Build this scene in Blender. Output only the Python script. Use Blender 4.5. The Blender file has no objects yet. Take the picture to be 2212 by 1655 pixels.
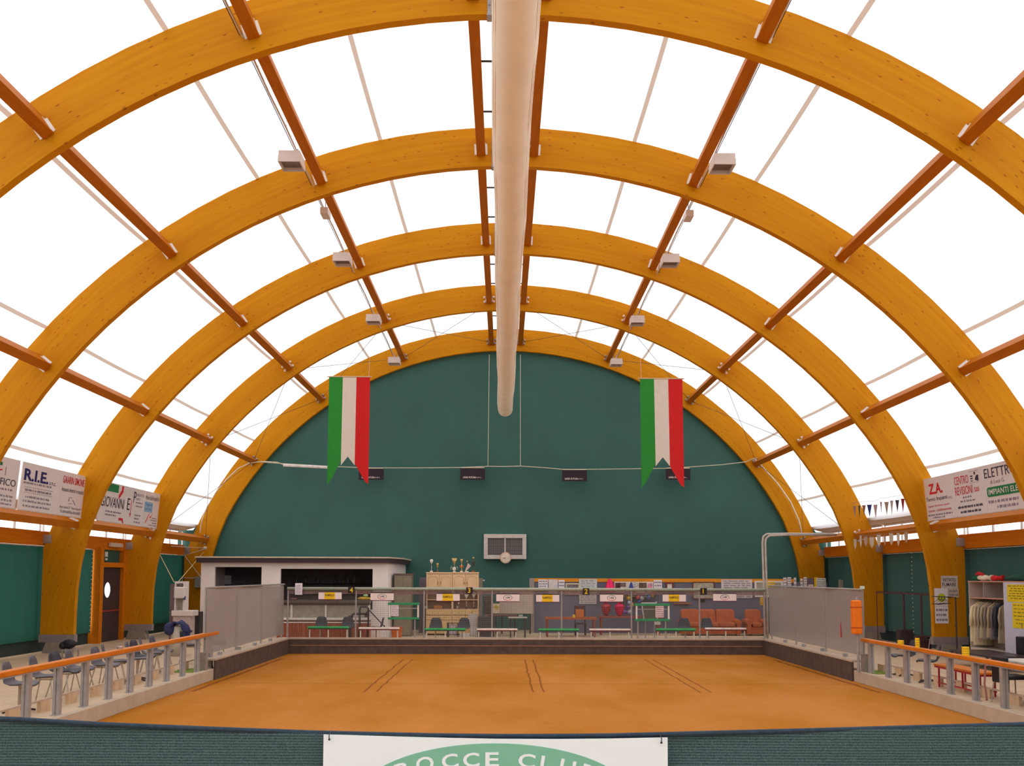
import bpy, bmesh, math, random
from mathutils import Vector, Matrix, Euler
random.seed(7)
PI = math.pi
# ------------------------------------------------------------------ camera, world, exposure
F, PITCH, YAW, ROLL, PX, PY = 2065.0, 0.07349, 0.00797, 0.0031, 1106.0, 1094.33
CZ = 2.2

def ray(px, py):
    u, v = (px - PX) / F, (py - PY) / F
    c, s = math.cos(-ROLL), math.sin(-ROLL)
    u, v = c * u - s * v, s * u + c * v
    return rot(u, 1.0, -v)

def rot(x, y, z):
    c, s = math.cos(PITCH), math.sin(PITCH)
    y, z = c * y - s * z, s * y + c * z
    c, s = math.cos(YAW), math.sin(YAW)
    return Vector((c * x + s * y, -s * x + c * y, z))

def P(px, py, Y):
    """world point at depth Y seen at that place of the photograph"""
    d = ray(px, py)
    return Vector((d.x / d.y * Y, Y, d.z / d.y * Y + CZ))

def rect(x0, y0, x1, y1, Y):
    xm, ym = (x0 + x1) / 2, (y0 + y1) / 2
    return P(x0, ym, Y).x, P(x1, ym, Y).x, P(xm, y1, Y).z, P(xm, y0, Y).z

cam_d = bpy.data.cameras.new('camera')
cam = bpy.data.objects.new('camera', cam_d)
bpy.context.scene.collection.objects.link(cam)
cr, sr = math.cos(ROLL), math.sin(ROLL)
right, up, fwd = rot(cr, 0, sr), rot(-sr, 0, cr), rot(0, 1, 0)
cam.matrix_world = Matrix(((right.x, up.x, -fwd.x, 0), (right.y, up.y, -fwd.y, 0), (right.z, up.z, -fwd.z, CZ), (0, 0, 0, 1)))
cam_d.sensor_fit = 'HORIZONTAL'
cam_d.sensor_width = 36
cam_d.lens = F / 2212 * 36
cam_d.shift_x = (1106 - PX) / 2212
cam_d.shift_y = (PY - 827.5) / 2212
cam_d.clip_end = 400
cam_d.clip_start = 0.05
bpy.context.scene.camera = cam

world = bpy.data.worlds.new('overcast_sky')
bpy.context.scene.world = world
world.use_nodes = True
bg = world.node_tree.nodes['Background']
bg.inputs[0].default_value = (0.985, 0.985, 1.0, 1)
bg.inputs[1].default_value = 2.35
vs = bpy.context.scene.view_settings
vs.view_transform = 'Standard'
vs.look = 'None'
vs.gamma = 1
vs.exposure = 0.0
vs.use_curve_mapping = False

# ------------------------------------------------------------------ materials
def lin(c):
    return tuple(((x / 255) / 12.92 if x / 255 <= 0.04045 else ((x / 255 + 0.055) / 1.055) ** 2.4) for x in c) + (1,)

MATS = {}
def mat(name, col, rough=0.6, metal=0.0, var=0.12, scale=6.0, bump=0.0, spec=0.4, stretch=(1, 1, 1), trans=0.0, transp=0.0, bscale=None):
    if name in MATS: return MATS[name]
    m = bpy.data.materials.new(name); m.use_nodes = True
    nt = m.node_tree; N = nt.nodes; L = nt.links
    b = N['Principled BSDF']
    b.inputs['Roughness'].default_value = rough
    b.inputs['Metallic'].default_value = metal
    b.inputs['Specular IOR Level'].default_value = spec
    g = N.new('ShaderNodeNewGeometry'); mp = N.new('ShaderNodeMapping'); mp.inputs['Scale'].default_value = stretch
    L.new(g.outputs['Position'], mp.inputs['Vector'])
    n = N.new('ShaderNodeTexNoise'); n.inputs['Scale'].default_value = scale; n.inputs['Detail'].default_value = 4
    L.new(mp.outputs[0], n.inputs['Vector'])
    r = N.new('ShaderNodeMapRange'); r.inputs['From Min'].default_value = .3; r.inputs['From Max'].default_value = .7
    r.inputs['To Min'].default_value = 1 - var; r.inputs['To Max'].default_value = 1 + var
    L.new(n.outputs['Fac'], r.inputs['Value'])
    mx = N.new('ShaderNodeVectorMath'); mx.operation = 'SCALE'; mx.inputs[0].default_value = lin(col)[:3]
    L.new(r.outputs[0], mx.inputs['Scale']); L.new(mx.outputs[0], b.inputs['Base Color'])
    if bump:
        bp = N.new('ShaderNodeBump'); bp.inputs['Strength'].default_value = bump; bp.inputs['Distance'].default_value = 0.02
        n2 = N.new('ShaderNodeTexNoise'); n2.inputs['Scale'].default_value = bscale or scale * 6; L.new(mp.outputs[0], n2.inputs['Vector'])
        L.new(n2.outputs['Fac'], bp.inputs['Height']); L.new(bp.outputs[0], b.inputs['Normal'])
    out = N['Material Output']; last = b.outputs[0]
    if trans:
        t = N.new('ShaderNodeBsdfTranslucent'); L.new(mx.outputs[0], t.inputs[0])
        ms = N.new('ShaderNodeMixShader'); ms.inputs[0].default_value = trans
        L.new(last, ms.inputs[1]); L.new(t.outputs[0], ms.inputs[2]); last = ms.outputs[0]
    if transp:
        t = N.new('ShaderNodeBsdfTransparent')
        ms = N.new('ShaderNodeMixShader'); ms.inputs[0].default_value = transp
        L.new(last, ms.inputs[1]); L.new(t.outputs[0], ms.inputs[2]); last = ms.outputs[0]
    L.new(last, out.inputs[0])
    MATS[name] = m
    return m

X0, ZC, RI, RO = 0.04, -1.3, 13.0, 13.92

def glulam():
    m = bpy.data.materials.new('glulam_timber'); m.use_nodes = True
    nt = m.node_tree; N = nt.nodes; L = nt.links; b = N['Principled BSDF']
    b.inputs['Roughness'].default_value = .55; b.inputs['Specular IOR Level'].default_value = .12
    g = N.new('ShaderNodeNewGeometry'); s = N.new('ShaderNodeSeparateXYZ'); L.new(g.outputs['Position'], s.inputs[0])
    def M(op, a, bb=None):
        k = N.new('ShaderNodeMath'); k.operation = op
        for i, x in enumerate((a, bb)):
            if x is None: continue
            if isinstance(x, (int, float)): k.inputs[i].default_value = x
            else: L.new(x, k.inputs[i])
        return k.outputs[0]
    dx = M('SUBTRACT', s.outputs[0], X0); dz = M('SUBTRACT', s.outputs[2], ZC)
    rr = M('SQRT', M('ADD', M('MULTIPLY', dx, dx), M('MULTIPLY', dz, dz)))
    an = M('MULTIPLY', M('ARCTAN2', dx, dz), 13.4)
    c = N.new('ShaderNodeCombineXYZ'); L.new(M('MULTIPLY', an, .35), c.inputs[0]); L.new(M('MULTIPLY', rr, 6.0), c.inputs[1]); L.new(s.outputs[1], c.inputs[2])
    n = N.new('ShaderNodeTexNoise'); n.inputs['Scale'].default_value = 2.2; n.inputs['Detail'].default_value = 5; L.new(c.outputs[0], n.inputs['Vector'])
    # broad laminations of about 40 mm
    lam = N.new('ShaderNodeTexWhiteNoise'); lam.noise_dimensions = '1D'; L.new(M('FLOOR', M('DIVIDE', rr, .042)), lam.inputs['W'])
    ramp = N.new('ShaderNodeValToRGB')
    ramp.color_ramp.elements[0].position = .3; ramp.color_ramp.elements[0].color = lin((201, 127, 6))
    ramp.color_ramp.elements[1].position = .7; ramp.color_ramp.elements[1].color = lin((212, 142, 7))
    L.new(M('ADD', M('MULTIPLY', n.outputs['Fac'], .85), M('MULTIPLY', lam.outputs['Value'], .15)), ramp.inputs[0])
    # knots
    ck = N.new('ShaderNodeCombineXYZ'); L.new(M('MULTIPLY', an, .8), ck.inputs[0]); L.new(M('MULTIPLY', rr, 2.6), ck.inputs[1]); L.new(s.outputs[1], ck.inputs[2])
    v = N.new('ShaderNodeTexVoronoi'); v.inputs['Scale'].default_value = 4.0; L.new(ck.outputs[0], v.inputs['Vector'])
    kr = N.new('ShaderNodeMapRange'); kr.inputs['From Min'].default_value = .05; kr.inputs['From Max'].default_value = .17; kr.inputs['To Min'].default_value = .75; kr.inputs['To Max'].default_value = 0
    L.new(v.outputs['Distance'], kr.inputs['Value'])
    sel = N.new('ShaderNodeTexWhiteNoise'); L.new(v.outputs['Position'], sel.inputs['Vector'])
    kf = M('MULTIPLY', kr.outputs[0], M('GREATER_THAN', sel.outputs['Value'], .12))
    mix = N.new('ShaderNodeMix'); mix.data_type = 'RGBA'; L.new(kf, mix.inputs[0]); L.new(ramp.outputs[0], mix.inputs[6]); mix.inputs[7].default_value = lin((120, 52, 12))
    L.new(mix.outputs[2], b.inputs['Base Color'])
    MATS['glulam_timber'] = m
    return m
GLU = glulam()
PUR = mat('purlin_timber', (190, 108, 18), .6, spec=.12, var=.1, scale=3, stretch=(5, .5, 5))

def court_clay():
    m = bpy.data.materials.new('orange_clay'); m.use_nodes = True
    nt = m.node_tree; N = nt.nodes; L = nt.links; b = N['Principled BSDF']
    b.inputs['Roughness'].default_value = .9; b.inputs['Specular IOR Level'].default_value = .15
    g = N.new('ShaderNodeNewGeometry'); s = N.new('ShaderNodeSeparateXYZ'); L.new(g.outputs['Position'], s.inputs[0])
    def M(op, a, bb=None):
        k = N.new('ShaderNodeMath'); k.operation = op
        for i, x in enumerate((a, bb)):
            if x is None: continue
            if isinstance(x, (int, float)): k.inputs[i].default_value = x
            else: L.new(x, k.inputs[i])
        return k.outputs[0]
    mp = N.new('ShaderNodeMapping'); mp.inputs['Scale'].default_value = (1, .45, 1); L.new(g.outputs['Position'], mp.inputs[0])
    n = N.new('ShaderNodeTexNoise'); n.inputs['Scale'].default_value = .55; n.inputs['Detail'].default_value = 7; n.inputs['Roughness'].default_value = .62; L.new(mp.outputs[0], n.inputs['Vector'])
    f = N.new('ShaderNodeTexNoise'); f.inputs['Scale'].default_value = 34; f.inputs['Detail'].default_value = 6; f.inputs['Roughness'].default_value = .7; L.new(g.outputs['Position'], f.inputs['Vector'])
    ramp = N.new('ShaderNodeValToRGB')
    ramp.color_ramp.elements[0].position = .40; ramp.color_ramp.elements[0].color = lin((176, 108, 8))
    ramp.color_ramp.elements[1].position = .60; ramp.color_ramp.elements[1].color = lin((196, 126, 58))
    L.new(M('ADD', M('MULTIPLY', n.outputs['Fac'], .58), M('MULTIPLY', f.outputs['Fac'], .42)), ramp.inputs[0])
    # lines drawn in the clay: pairs along the lanes, single ones across
    wob = N.new('ShaderNodeTexNoise'); wob.inputs['Scale'].default_value = 1.3; L.new(g.outputs['Position'], wob.inputs['Vector'])
    x = M('ADD', s.outputs[0], M('MULTIPLY', M('SUBTRACT', wob.outputs['Fac'], .5), .10))
    y = M('ADD', s.outputs[1], M('MULTIPLY', M('SUBTRACT', wob.outputs['Fac'], .5), .25))
    tot = None
    for xc in (-2.98, -2.72, .62, .86, 4.2, 4.44):
        k = M('LESS_THAN', M('ABSOLUTE', M('SUBTRACT', x, xc)), .022)
        tot = k if tot is None else M('MAXIMUM', tot, k)
    for xc in (-6.62, 8.05):
        k = M('LESS_THAN', M('ABSOLUTE', M('SUBTRACT', x, xc)), .05); tot = M('MAXIMUM', tot, k)
    tot = M('MULTIPLY', tot, M('MULTIPLY', M('GREATER_THAN', y, 20.6), M('LESS_THAN', y, 28.7)))
    for yc, w in ((28.45, .06), (22.2, .05)):
        k = M('MULTIPLY', M('LESS_THAN', M('ABSOLUTE', M('SUBTRACT', y, yc)), w), .5); tot = M('MAXIMUM', tot, k)
    fac = M('MULTIPLY', tot, M('ADD', .25, M('MULTIPLY', f.outputs['Fac'], .8)))
    mix = N.new('ShaderNodeMix'); mix.data_type = 'RGBA'; L.new(fac, mix.inputs[0]); L.new(ramp.outputs[0], mix.inputs[6]); mix.inputs[7].default_value = lin((112, 50, 10))
    L.new(mix.outputs[2], b.inputs['Base Color'])
    bp = N.new('ShaderNodeBump'); bp.inputs['Strength'].default_value = .25; bp.inputs['Distance'].default_value = .02; L.new(M('SUBTRACT', f.outputs['Fac'], tot), bp.inputs['Height']); L.new(bp.outputs[0], b.inputs['Normal'])
    return m

def membrane(name, tcol, dcol, tfac):
    m = bpy.data.materials.new(name); m.use_nodes = True
    nt = m.node_tree; N = nt.nodes; L = nt.links; N.remove(N['Principled BSDF'])
    g = N.new('ShaderNodeNewGeometry')
    n = N.new('ShaderNodeTexNoise'); n.inputs['Scale'].default_value = .35; n.inputs['Detail'].default_value = 8; L.new(g.outputs['Position'], n.inputs['Vector'])
    r = N.new('ShaderNodeMapRange'); r.inputs['To Min'].default_value = .96; r.inputs['To Max'].default_value = 1.03; L.new(n.outputs['Fac'], r.inputs['Value'])
    v = N.new('ShaderNodeVectorMath'); v.operation = 'SCALE'; v.inputs[0].default_value = tcol; L.new(r.outputs[0], v.inputs['Scale'])
    t = N.new('ShaderNodeBsdfTranslucent'); L.new(v.outputs[0], t.inputs[0])
    d = N.new('ShaderNodeBsdfDiffuse'); d.inputs[0].default_value = dcol + (1,)
    ms = N.new('ShaderNodeMixShader'); ms.inputs[0].default_value = tfac
    L.new(d.outputs[0], ms.inputs[1]); L.new(t.outputs[0], ms.inputs[2]); L.new(ms.outputs[0], N['Material Output'].inputs[0])
    return m
MEM = membrane('white_membrane', (.90, .93, .97), (.8, .8, .8), .56)
SEAM = membrane('membrane_seam', (.93, .78, .66), (.55, .46, .39), .20)

def ribbed(name, c1, c2, step, axis='Z', rough=.7):
    m = bpy.data.materials.new(name); m.use_nodes = True
    nt = m.node_tree; N = nt.nodes; L = nt.links; b = N['Principled BSDF']; b.inputs['Roughness'].default_value = rough
    g = N.new('ShaderNodeNewGeometry')
    w = N.new('ShaderNodeTexWave'); w.bands_direction = axis; w.inputs['Scale'].default_value = PI / 10 / step; w.inputs['Distortion'].default_value = .6; w.inputs['Detail'].default_value = 2; w.inputs['Detail Scale'].default_value = 2
    L.new(g.outputs['Position'], w.inputs['Vector'])
    n = N.new('ShaderNodeTexNoise'); n.inputs['Scale'].default_value = 210; n.inputs['Detail'].default_value = 3; L.new(g.outputs['Position'], n.inputs['Vector'])
    mu = N.new('ShaderNodeMath'); mu.operation = 'MULTIPLY_ADD'; L.new(n.outputs['Fac'], mu.inputs[0]); mu.inputs[1].default_value = .9
    m2 = N.new('ShaderNodeMath'); m2.operation = 'MULTIPLY_ADD'; L.new(w.outputs['Fac'], m2.inputs[0]); m2.inputs[1].default_value = .32; m2.inputs[2].default_value = -.10
    L.new(m2.outputs[0], mu.inputs[2])
    ramp = N.new('ShaderNodeValToRGB'); ramp.color_ramp.elements[0].color = lin(c1); ramp.color_ramp.elements[1].color = lin(c2)
    ramp.color_ramp.elements[0].position = .25; ramp.color_ramp.elements[1].position = .85
    L.new(mu.outputs[0], ramp.inputs[0]); L.new(ramp.outputs[0], b.inputs['Base Color'])
    bp = N.new('ShaderNodeBump'); bp.inputs['Strength'].default_value = .5; bp.inputs['Distance'].default_value = .004; L.new(mu.outputs[0], bp.inputs['Height']); L.new(bp.outputs[0], b.inputs['Normal'])
    return m

GREY = mat('galvanised_steel', (172, 166, 164), .45, .35, var=.1, scale=9)
WHT = mat('white_paint', (236, 226, 220), .5, var=.03)
BRK = mat('white_bracket', (226, 224, 226), .5, var=.05)
BLK = mat('black_plastic', (34, 32, 36), .5, var=.1)
DRK = mat('dark_metal', (64, 56, 58), .5, .2, var=.1)
CONC = mat('concrete', (192, 172, 148), .85, var=.1, scale=3, bump=.15)
CONCG = mat('grey_concrete', (150, 138, 124), .9, var=.12, scale=8)
PAPER = mat('paper', (240, 232, 234), .7, var=.03)
INK = mat('dark_ink', (60, 56, 84), .7, var=.05)
GINK = mat('grey_ink', (150, 140, 150), .7, var=.05)
RED = mat('red_paint', (208, 30, 34), .5, var=.05)
GREEN = mat('green_paint', (52, 150, 96), .5, var=.08)
YEL = mat('yellow_plastic', (250, 205, 20), .5, var=.05)
CHAIRM = mat('charcoal_shell', (98, 92, 98), .45, var=.08)
CHROME = mat('worn_chrome', (190, 176, 160), .35, .7, var=.1)
HAND = mat('varnished_rail', (214, 118, 14), .35, var=.12, scale=3, stretch=(6, .7, 6))
GFAB = mat('green_wall_fabric', (60, 104, 96), .85, var=.08, scale=.5)
CLAY = court_clay()

# ------------------------------------------------------------------ mesh helpers
C = bpy.context.scene.collection
W = {}                                     # object name -> world origin of its frame

class MB:
    def __init__(s): s.v = []; s.f = []; s.m = []; s.mi = 0
    def _add(s, vs, fs):
        o = len(s.v); s.v += [Vector(p) for p in vs]
        for f in fs: s.f.append([i + o for i in f]); s.m.append(s.mi)
        return s
    def box(s, x0, x1, y0, y1, z0, z1):
        vs = [(x, y, z) for z in (z0, z1) for y in (y0, y1) for x in (x0, x1)]
        return s._add(vs, [(0, 2, 3, 1), (4, 5, 7, 6), (0, 1, 5, 4), (2, 6, 7, 3), (0, 4, 6, 2), (1, 3, 7, 5)])
    def obox(s, c, size, R=None):
        R = R or Matrix.Identity(3); c = Vector(c)
        vs = [c + R @ Vector(((i - .5) * size[0], (j - .5) * size[1], (k - .5) * size[2])) for k in (0, 1) for j in (0, 1) for i in (0, 1)]
        return s._add(vs, [(0, 2, 3, 1), (4, 5, 7, 6), (0, 1, 5, 4), (2, 6, 7, 3), (0, 4, 6, 2), (1, 3, 7, 5)])
    def bar(s, a, b, w, h, upv=(0, 0, 1)):
        a, b = Vector(a), Vector(b); d = (b - a); l = d.length; d.normalize(); sd = d.cross(Vector(upv)).normalized(); u = sd.cross(d)
        return s.obox((a + b) / 2, (w, l, h), Matrix((sd, d, u)).transposed())
    def poly(s, pts): return s._add(pts, [list(range(len(pts)))])
    def slab(s, pts, t):
        pts = [Vector(p) for p in pts]; t = Vector(t); n = len(pts)
        return s._add(pts + [p + t for p in pts], [list(range(n))[::-1], list(range(n, 2 * n))] + [[i, (i + 1) % n, n + (i + 1) % n, n + i] for i in range(n)])
    def tube(s, pts, r, n=8, cap=True):
        pts = [Vector(p) for p in pts]; rs = r if isinstance(r, (list, tuple)) else [r] * len(pts)
        vs = []; pu = None
        for i, p in enumerate(pts):
            d = (pts[min(i + 1, len(pts) - 1)] - pts[max(i - 1, 0)]).normalized()
            if pu is None: pu = Vector((0, 0, 1)) if abs(d.z) < .9 else Vector((1, 0, 0))
            sd = d.cross(pu).normalized(); pu = sd.cross(d).normalized()
            vs += [p + (sd * math.cos(a) + pu * math.sin(a)) * rs[i] for a in (2 * PI * k / n for k in range(n))]
        fs = [[i * n + k, i * n + (k + 1) % n, (i + 1) * n + (k + 1) % n, (i + 1) * n + k] for i in range(len(pts) - 1) for k in range(n)]
        if cap: fs += [list(range(n))[::-1], list(range((len(pts) - 1) * n, len(pts) * n))]
        return s._add(vs, fs)
    def lathe(s, prof, c, n=14, sx=1.0, sy=1.0):
        c = Vector(c); vs = [c + Vector((r * math.cos(2 * PI * k / n) * sx, r * math.sin(2 * PI * k / n) * sy, z)) for r, z in prof for k in range(n)]
        fs = [[i * n + k, i * n + (k + 1) % n, (i + 1) * n + (k + 1) % n, (i + 1) * n + k] for i in range(len(prof) - 1) for k in range(n)]
        return s._add(vs, fs + [list(range(n))[::-1], list(range((len(prof) - 1) * n, len(prof) * n))])
    def ball(s, c, r, n=12, sx=1, sy=1, sz=1):
        k = 7; return s.lathe([(r * math.sin(PI * i / k) + 1e-4, -r * math.cos(PI * i / k) * sz) for i in range(k + 1)], c, n, sx, sy)
    def grid(s, rows):
        n = len(rows[0]); vs = [p for r in rows for p in r]
        return s._add(vs, [[i * n + j, i * n + j + 1, (i + 1) * n + j + 1, (i + 1) * n + j] for i in range(len(rows) - 1) for j in range(n - 1)])
    def disc(s, c, r, axis='y', t=.02, n=24, sx=1, sz=1):
        c = Vector(c)
        pts = [c + (Vector((math.cos(a) * r * sx, 0, math.sin(a) * r * sz)) if axis == 'y' else Vector((0, math.cos(a) * r * sx, math.sin(a) * r * sz))) for a in (2 * PI * k / n for k in range(n))]
        return s.slab(pts, (0, t, 0) if axis == 'y' else (t, 0, 0))
    def text(s, body, p0, r, u, w, h, off=.003, bold=0.0, keep=False):
        cu = bpy.data.curves.new('t', 'FONT'); cu.body = body; cu.resolution_u = 3; cu.offset = bold
        o = bpy.data.objects.new('t', cu); C.objects.link(o)
        dg = bpy.context.evaluated_depsgraph_get(); me = bpy.data.meshes.new_from_object(o.evaluated_get(dg))
        xs = [v.co.x for v in me.vertices]; ys = [v.co.y for v in me.vertices]
        x0, x1, y0, y1 = min(xs), max(xs), min(ys), max(ys); r, u, p0 = Vector(r), Vector(u), Vector(p0); nn = r.cross(u).normalized()
        kx, ky = w / (x1 - x0), h / (y1 - y0)
        if keep: kx = ky
        s._add([p0 + r * (v.co.x - x0) * kx + u * (v.co.y - y0) * ky + nn * off for v in me.vertices], [list(p.vertices) for p in me.polygons])
        bpy.data.objects.remove(o); bpy.data.curves.remove(cu); bpy.data.meshes.remove(me)
        return s
    def build(s, name, mats, parent=None, smooth=False, bevel=0, solid=0, origin=None, props=None):
        mats = mats if isinstance(mats, (list, tuple)) else [mats]
        if parent is not None: org = W[parent.name]
        elif origin is not None: org = Vector(origin)
        else:
            lo = [min(p[i] for p in s.v) for i in range(3)]; hi = [max(p[i] for p in s.v) for i in range(3)]
            org = Vector(((lo[0] + hi[0]) / 2, (lo[1] + hi[1]) / 2, lo[2]))
        me = bpy.data.meshes.new(name); me.from_pydata([tuple(p - org) for p in s.v], [], s.f)
        for m in mats: me.materials.append(m)
        me.polygons.foreach_set('material_index', s.m)
        if smooth: me.polygons.foreach_set('use_smooth', [True] * len(s.f))
        me.update()
        o = bpy.data.objects.new(name, me); C.objects.link(o)
        if parent is not None: o.parent = parent
        else: o.location = org
        W[o.name] = org
        if bevel:
            b = o.modifiers.new('bevel', 'BEVEL'); b.width = bevel; b.segments = 2; b.limit_method = 'ANGLE'
        if solid:
            b = o.modifiers.new('solid', 'SOLIDIFY'); b.thickness = solid; b.offset = 0
        return o

def thing(name, label, cat, loc=(0, 0, 0), group=None):
    o = bpy.data.objects.new(name, None); C.objects.link(o); o.location = loc; o.empty_display_size = .1
    W[o.name] = Vector(loc); o['label'] = label; o['category'] = cat
    if group: o['group'] = group
    return o
def tag(o, label, cat, group=None):
    o['label'] = label; o['category'] = cat
    if group: o['group'] = group
    return o
def struct(o): o['kind'] = 'structure'; return o
def dup(root, loc=None, rz=None, label=None, mat_swap=None):
    r = root.copy(); C.objects.link(r); W[r.name] = Vector(loc) if loc is not None else W[root.name]
    if loc is not None: r.location = loc
    if rz is not None: r.rotation_euler = (0, 0, rz)
    if label: r['label'] = label
    for ch in list(root.children):
        c = ch.copy(); C.objects.link(c); c.parent = r
        for g in ch.children:
            d = g.copy(); C.objects.link(d); d.parent = c
    return r

# ------------------------------------------------------------------ the hall: floors, walls, roof skin
AY = [9.515, 15.515, 21.515, 27.515, 33.515, 39.642]
T = .18
CL, CR, CB = -6.87, 8.33, 30.7             # edges of the sunken court
FL = mat('walkway_floor', (206, 180, 148), .7, var=.06, scale=2)
b = MB()
b.box(-13.6, CL, -20.6, 40.1, -.35, 0); b.box(CR, 13.7, -20.6, 40.1, -.35, 0); b.box(CL, CR, CB, 40.1, -.35, 0); b.box(CL, CR, -20.6, 3.0, -.35, 0)
struct(b.build('floor', FL))
b = MB(); b.box(CL, CR, 3.0, CB, -.40, -.25)
struct(b.build('floor', CLAY))
# end wall of green fabric behind the farthest arch
def arch_x(side): return X0 + side * 13.25
b = MB()
pts = [(X0 - 13.62, 39.86, 0), (X0 + 13.62, 39.86, 0), (X0 + 13.62, 39.86, 4.1), (X0 + 13.0, 39.86, 4.1)]
for k in range(66, -67, -3):
    a = math.radians(k); pts.append((X0 + 13.98 * math.sin(a), 39.86, ZC + 13.98 * math.cos(a)))
pts += [(X0 - 13.0, 39.86, 4.1), (X0 - 13.62, 39.86, 4.1)]
b.slab(pts, (0, .12, 0))
struct(b.build('wall_back', GFAB))
b = MB(); b.slab([(p[0], -20.6, p[2]) for p in pts], (0, .12, 0))
struct(b.build('wall_front', mat('front_wall_fabric', (90, 130, 122), .85, var=.05, scale=.5)))
# roof skin: every bay sags a little between the arches, seams run along the hall
b = MB()
ths = []
for k in range(-11, 12): ths += [k * 6.125 / 1.0]
seams = [k * 12.25 for k in range(-5, 6) if k]
cuts = sorted(set([-66.7, 66.7] + [round(x, 3) for x in [k * 3.0 for k in range(-22, 23)]] + [round(s_ + d, 3) for s_ in seams for d in (-.19, .19)]))
cuts = [c for i, c in enumerate(cuts) if not any(abs(c - s_) < .185 for s_ in seams)]
bays = [-20.485, -14.485, -8.485, -2.485, 3.515] + AY
rows = []
for i in range(len(bays) - 1):
    for k in range(9 if i < len(bays) - 2 else 10):
        if k < 9 - 1 or i == len(bays) - 2:
            t = k / 8.0 if i < len(bays) - 2 else k / 9.0
            y = bays[i] + (bays[i + 1] - bays[i]) * t
            rows.append([(X0 + (13.95 - .62 * t * (1 - t)) * math.sin(math.radians(c)), y, ZC + (13.95 - .62 * t * (1 - t)) * math.cos(math.radians(c))) for c in cuts])
y = AY[5] + T
rows.append([(X0 + 13.95 * math.sin(math.radians(c)), y, ZC + 13.95 * math.cos(math.radians(c))) for c in cuts])
b.grid(rows)
nc = len(cuts) - 1
for q in range(len(b.f)):
    j = q % nc; cm = (cuts[j] + cuts[j + 1]) / 2
    if any(abs(cm - s_) < .12 for s_ in seams): b.m[q] = 1
struct(b.build('ceiling', [MEM, SEAM], smooth=True))
# eaves boards under the roof edge and the strip windows below them
BEIGE = mat('beige_board', (205, 176, 146), .7, var=.05)
OUTB = mat('outer_wall', (120, 112, 104), .9)
for sd, nm in ((-1, 'left'), (1, 'right')):
    b = MB()
    xa, xb = X0 + sd * 12.80, X0 + sd * 13.42
    b.slab([(xa, -20.4, 4.22), (xa, 39.8, 4.22), (xb, 39.8, 4.05), (xb, -20.4, 4.05)], (0, 0, .04))
    b.slab([(xa, -20.4, 4.22), (xa, 39.8, 4.22), (X0 + sd * 12.78, 39.8, 4.33), (X0 + sd * 12.78, -20.4, 4.33)], (sd * .03, 0, 0))
    struct(b.build('trim_1' if sd < 0 else 'trim_2', BEIGE))
GLASS = bpy.data.materials.new('window_glass'); GLASS.use_nodes = True
gb = GLASS.node_tree.nodes['Principled BSDF']; gb.inputs['Transmission Weight'].default_value = 1; gb.inputs['Roughness'].default_value = .05; gb.inputs['IOR'].default_value = 1.02
gn = GLASS.node_tree.nodes.new('ShaderNodeTexNoise'); gr = GLASS.node_tree.nodes.new('ShaderNodeMapRange'); gr.inputs['To Min'].default_value = .03; gr.inputs['To Max'].default_value = .1
GLASS.node_tree.links.new(gn.outputs['Fac'], gr.inputs['Value']); GLASS.node_tree.links.new(gr.outputs[0], gb.inputs['Roughness'])
wn = 0
for sd in (-1, 1):
    for i in range(0, 5):
        wn += 1
        y0, y1 = AY[i] + T, AY[i + 1]
        x = X0 + sd * 13.36
        b = MB()
        b.box(x - .03, x + .03, y0, y1, 3.46, 3.475); b.box(x - .03, x + .03, y0, y1, 4.02, 4.08)
        n = 4
        for k in range(n + 1):
            yy = y0 + (y1 - y0) * k / n; b.box(x - .03, x + .03, max(y0, yy - .015), min(y1, yy + .015), 3.475, 4.02)
        o = struct(b.build('window_%d' % wn, WHT))
        b = MB(); b.box(x - .004, x + .004, y0, y1, 3.475, 4.02); b.build('pane', GLASS, o)

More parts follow.
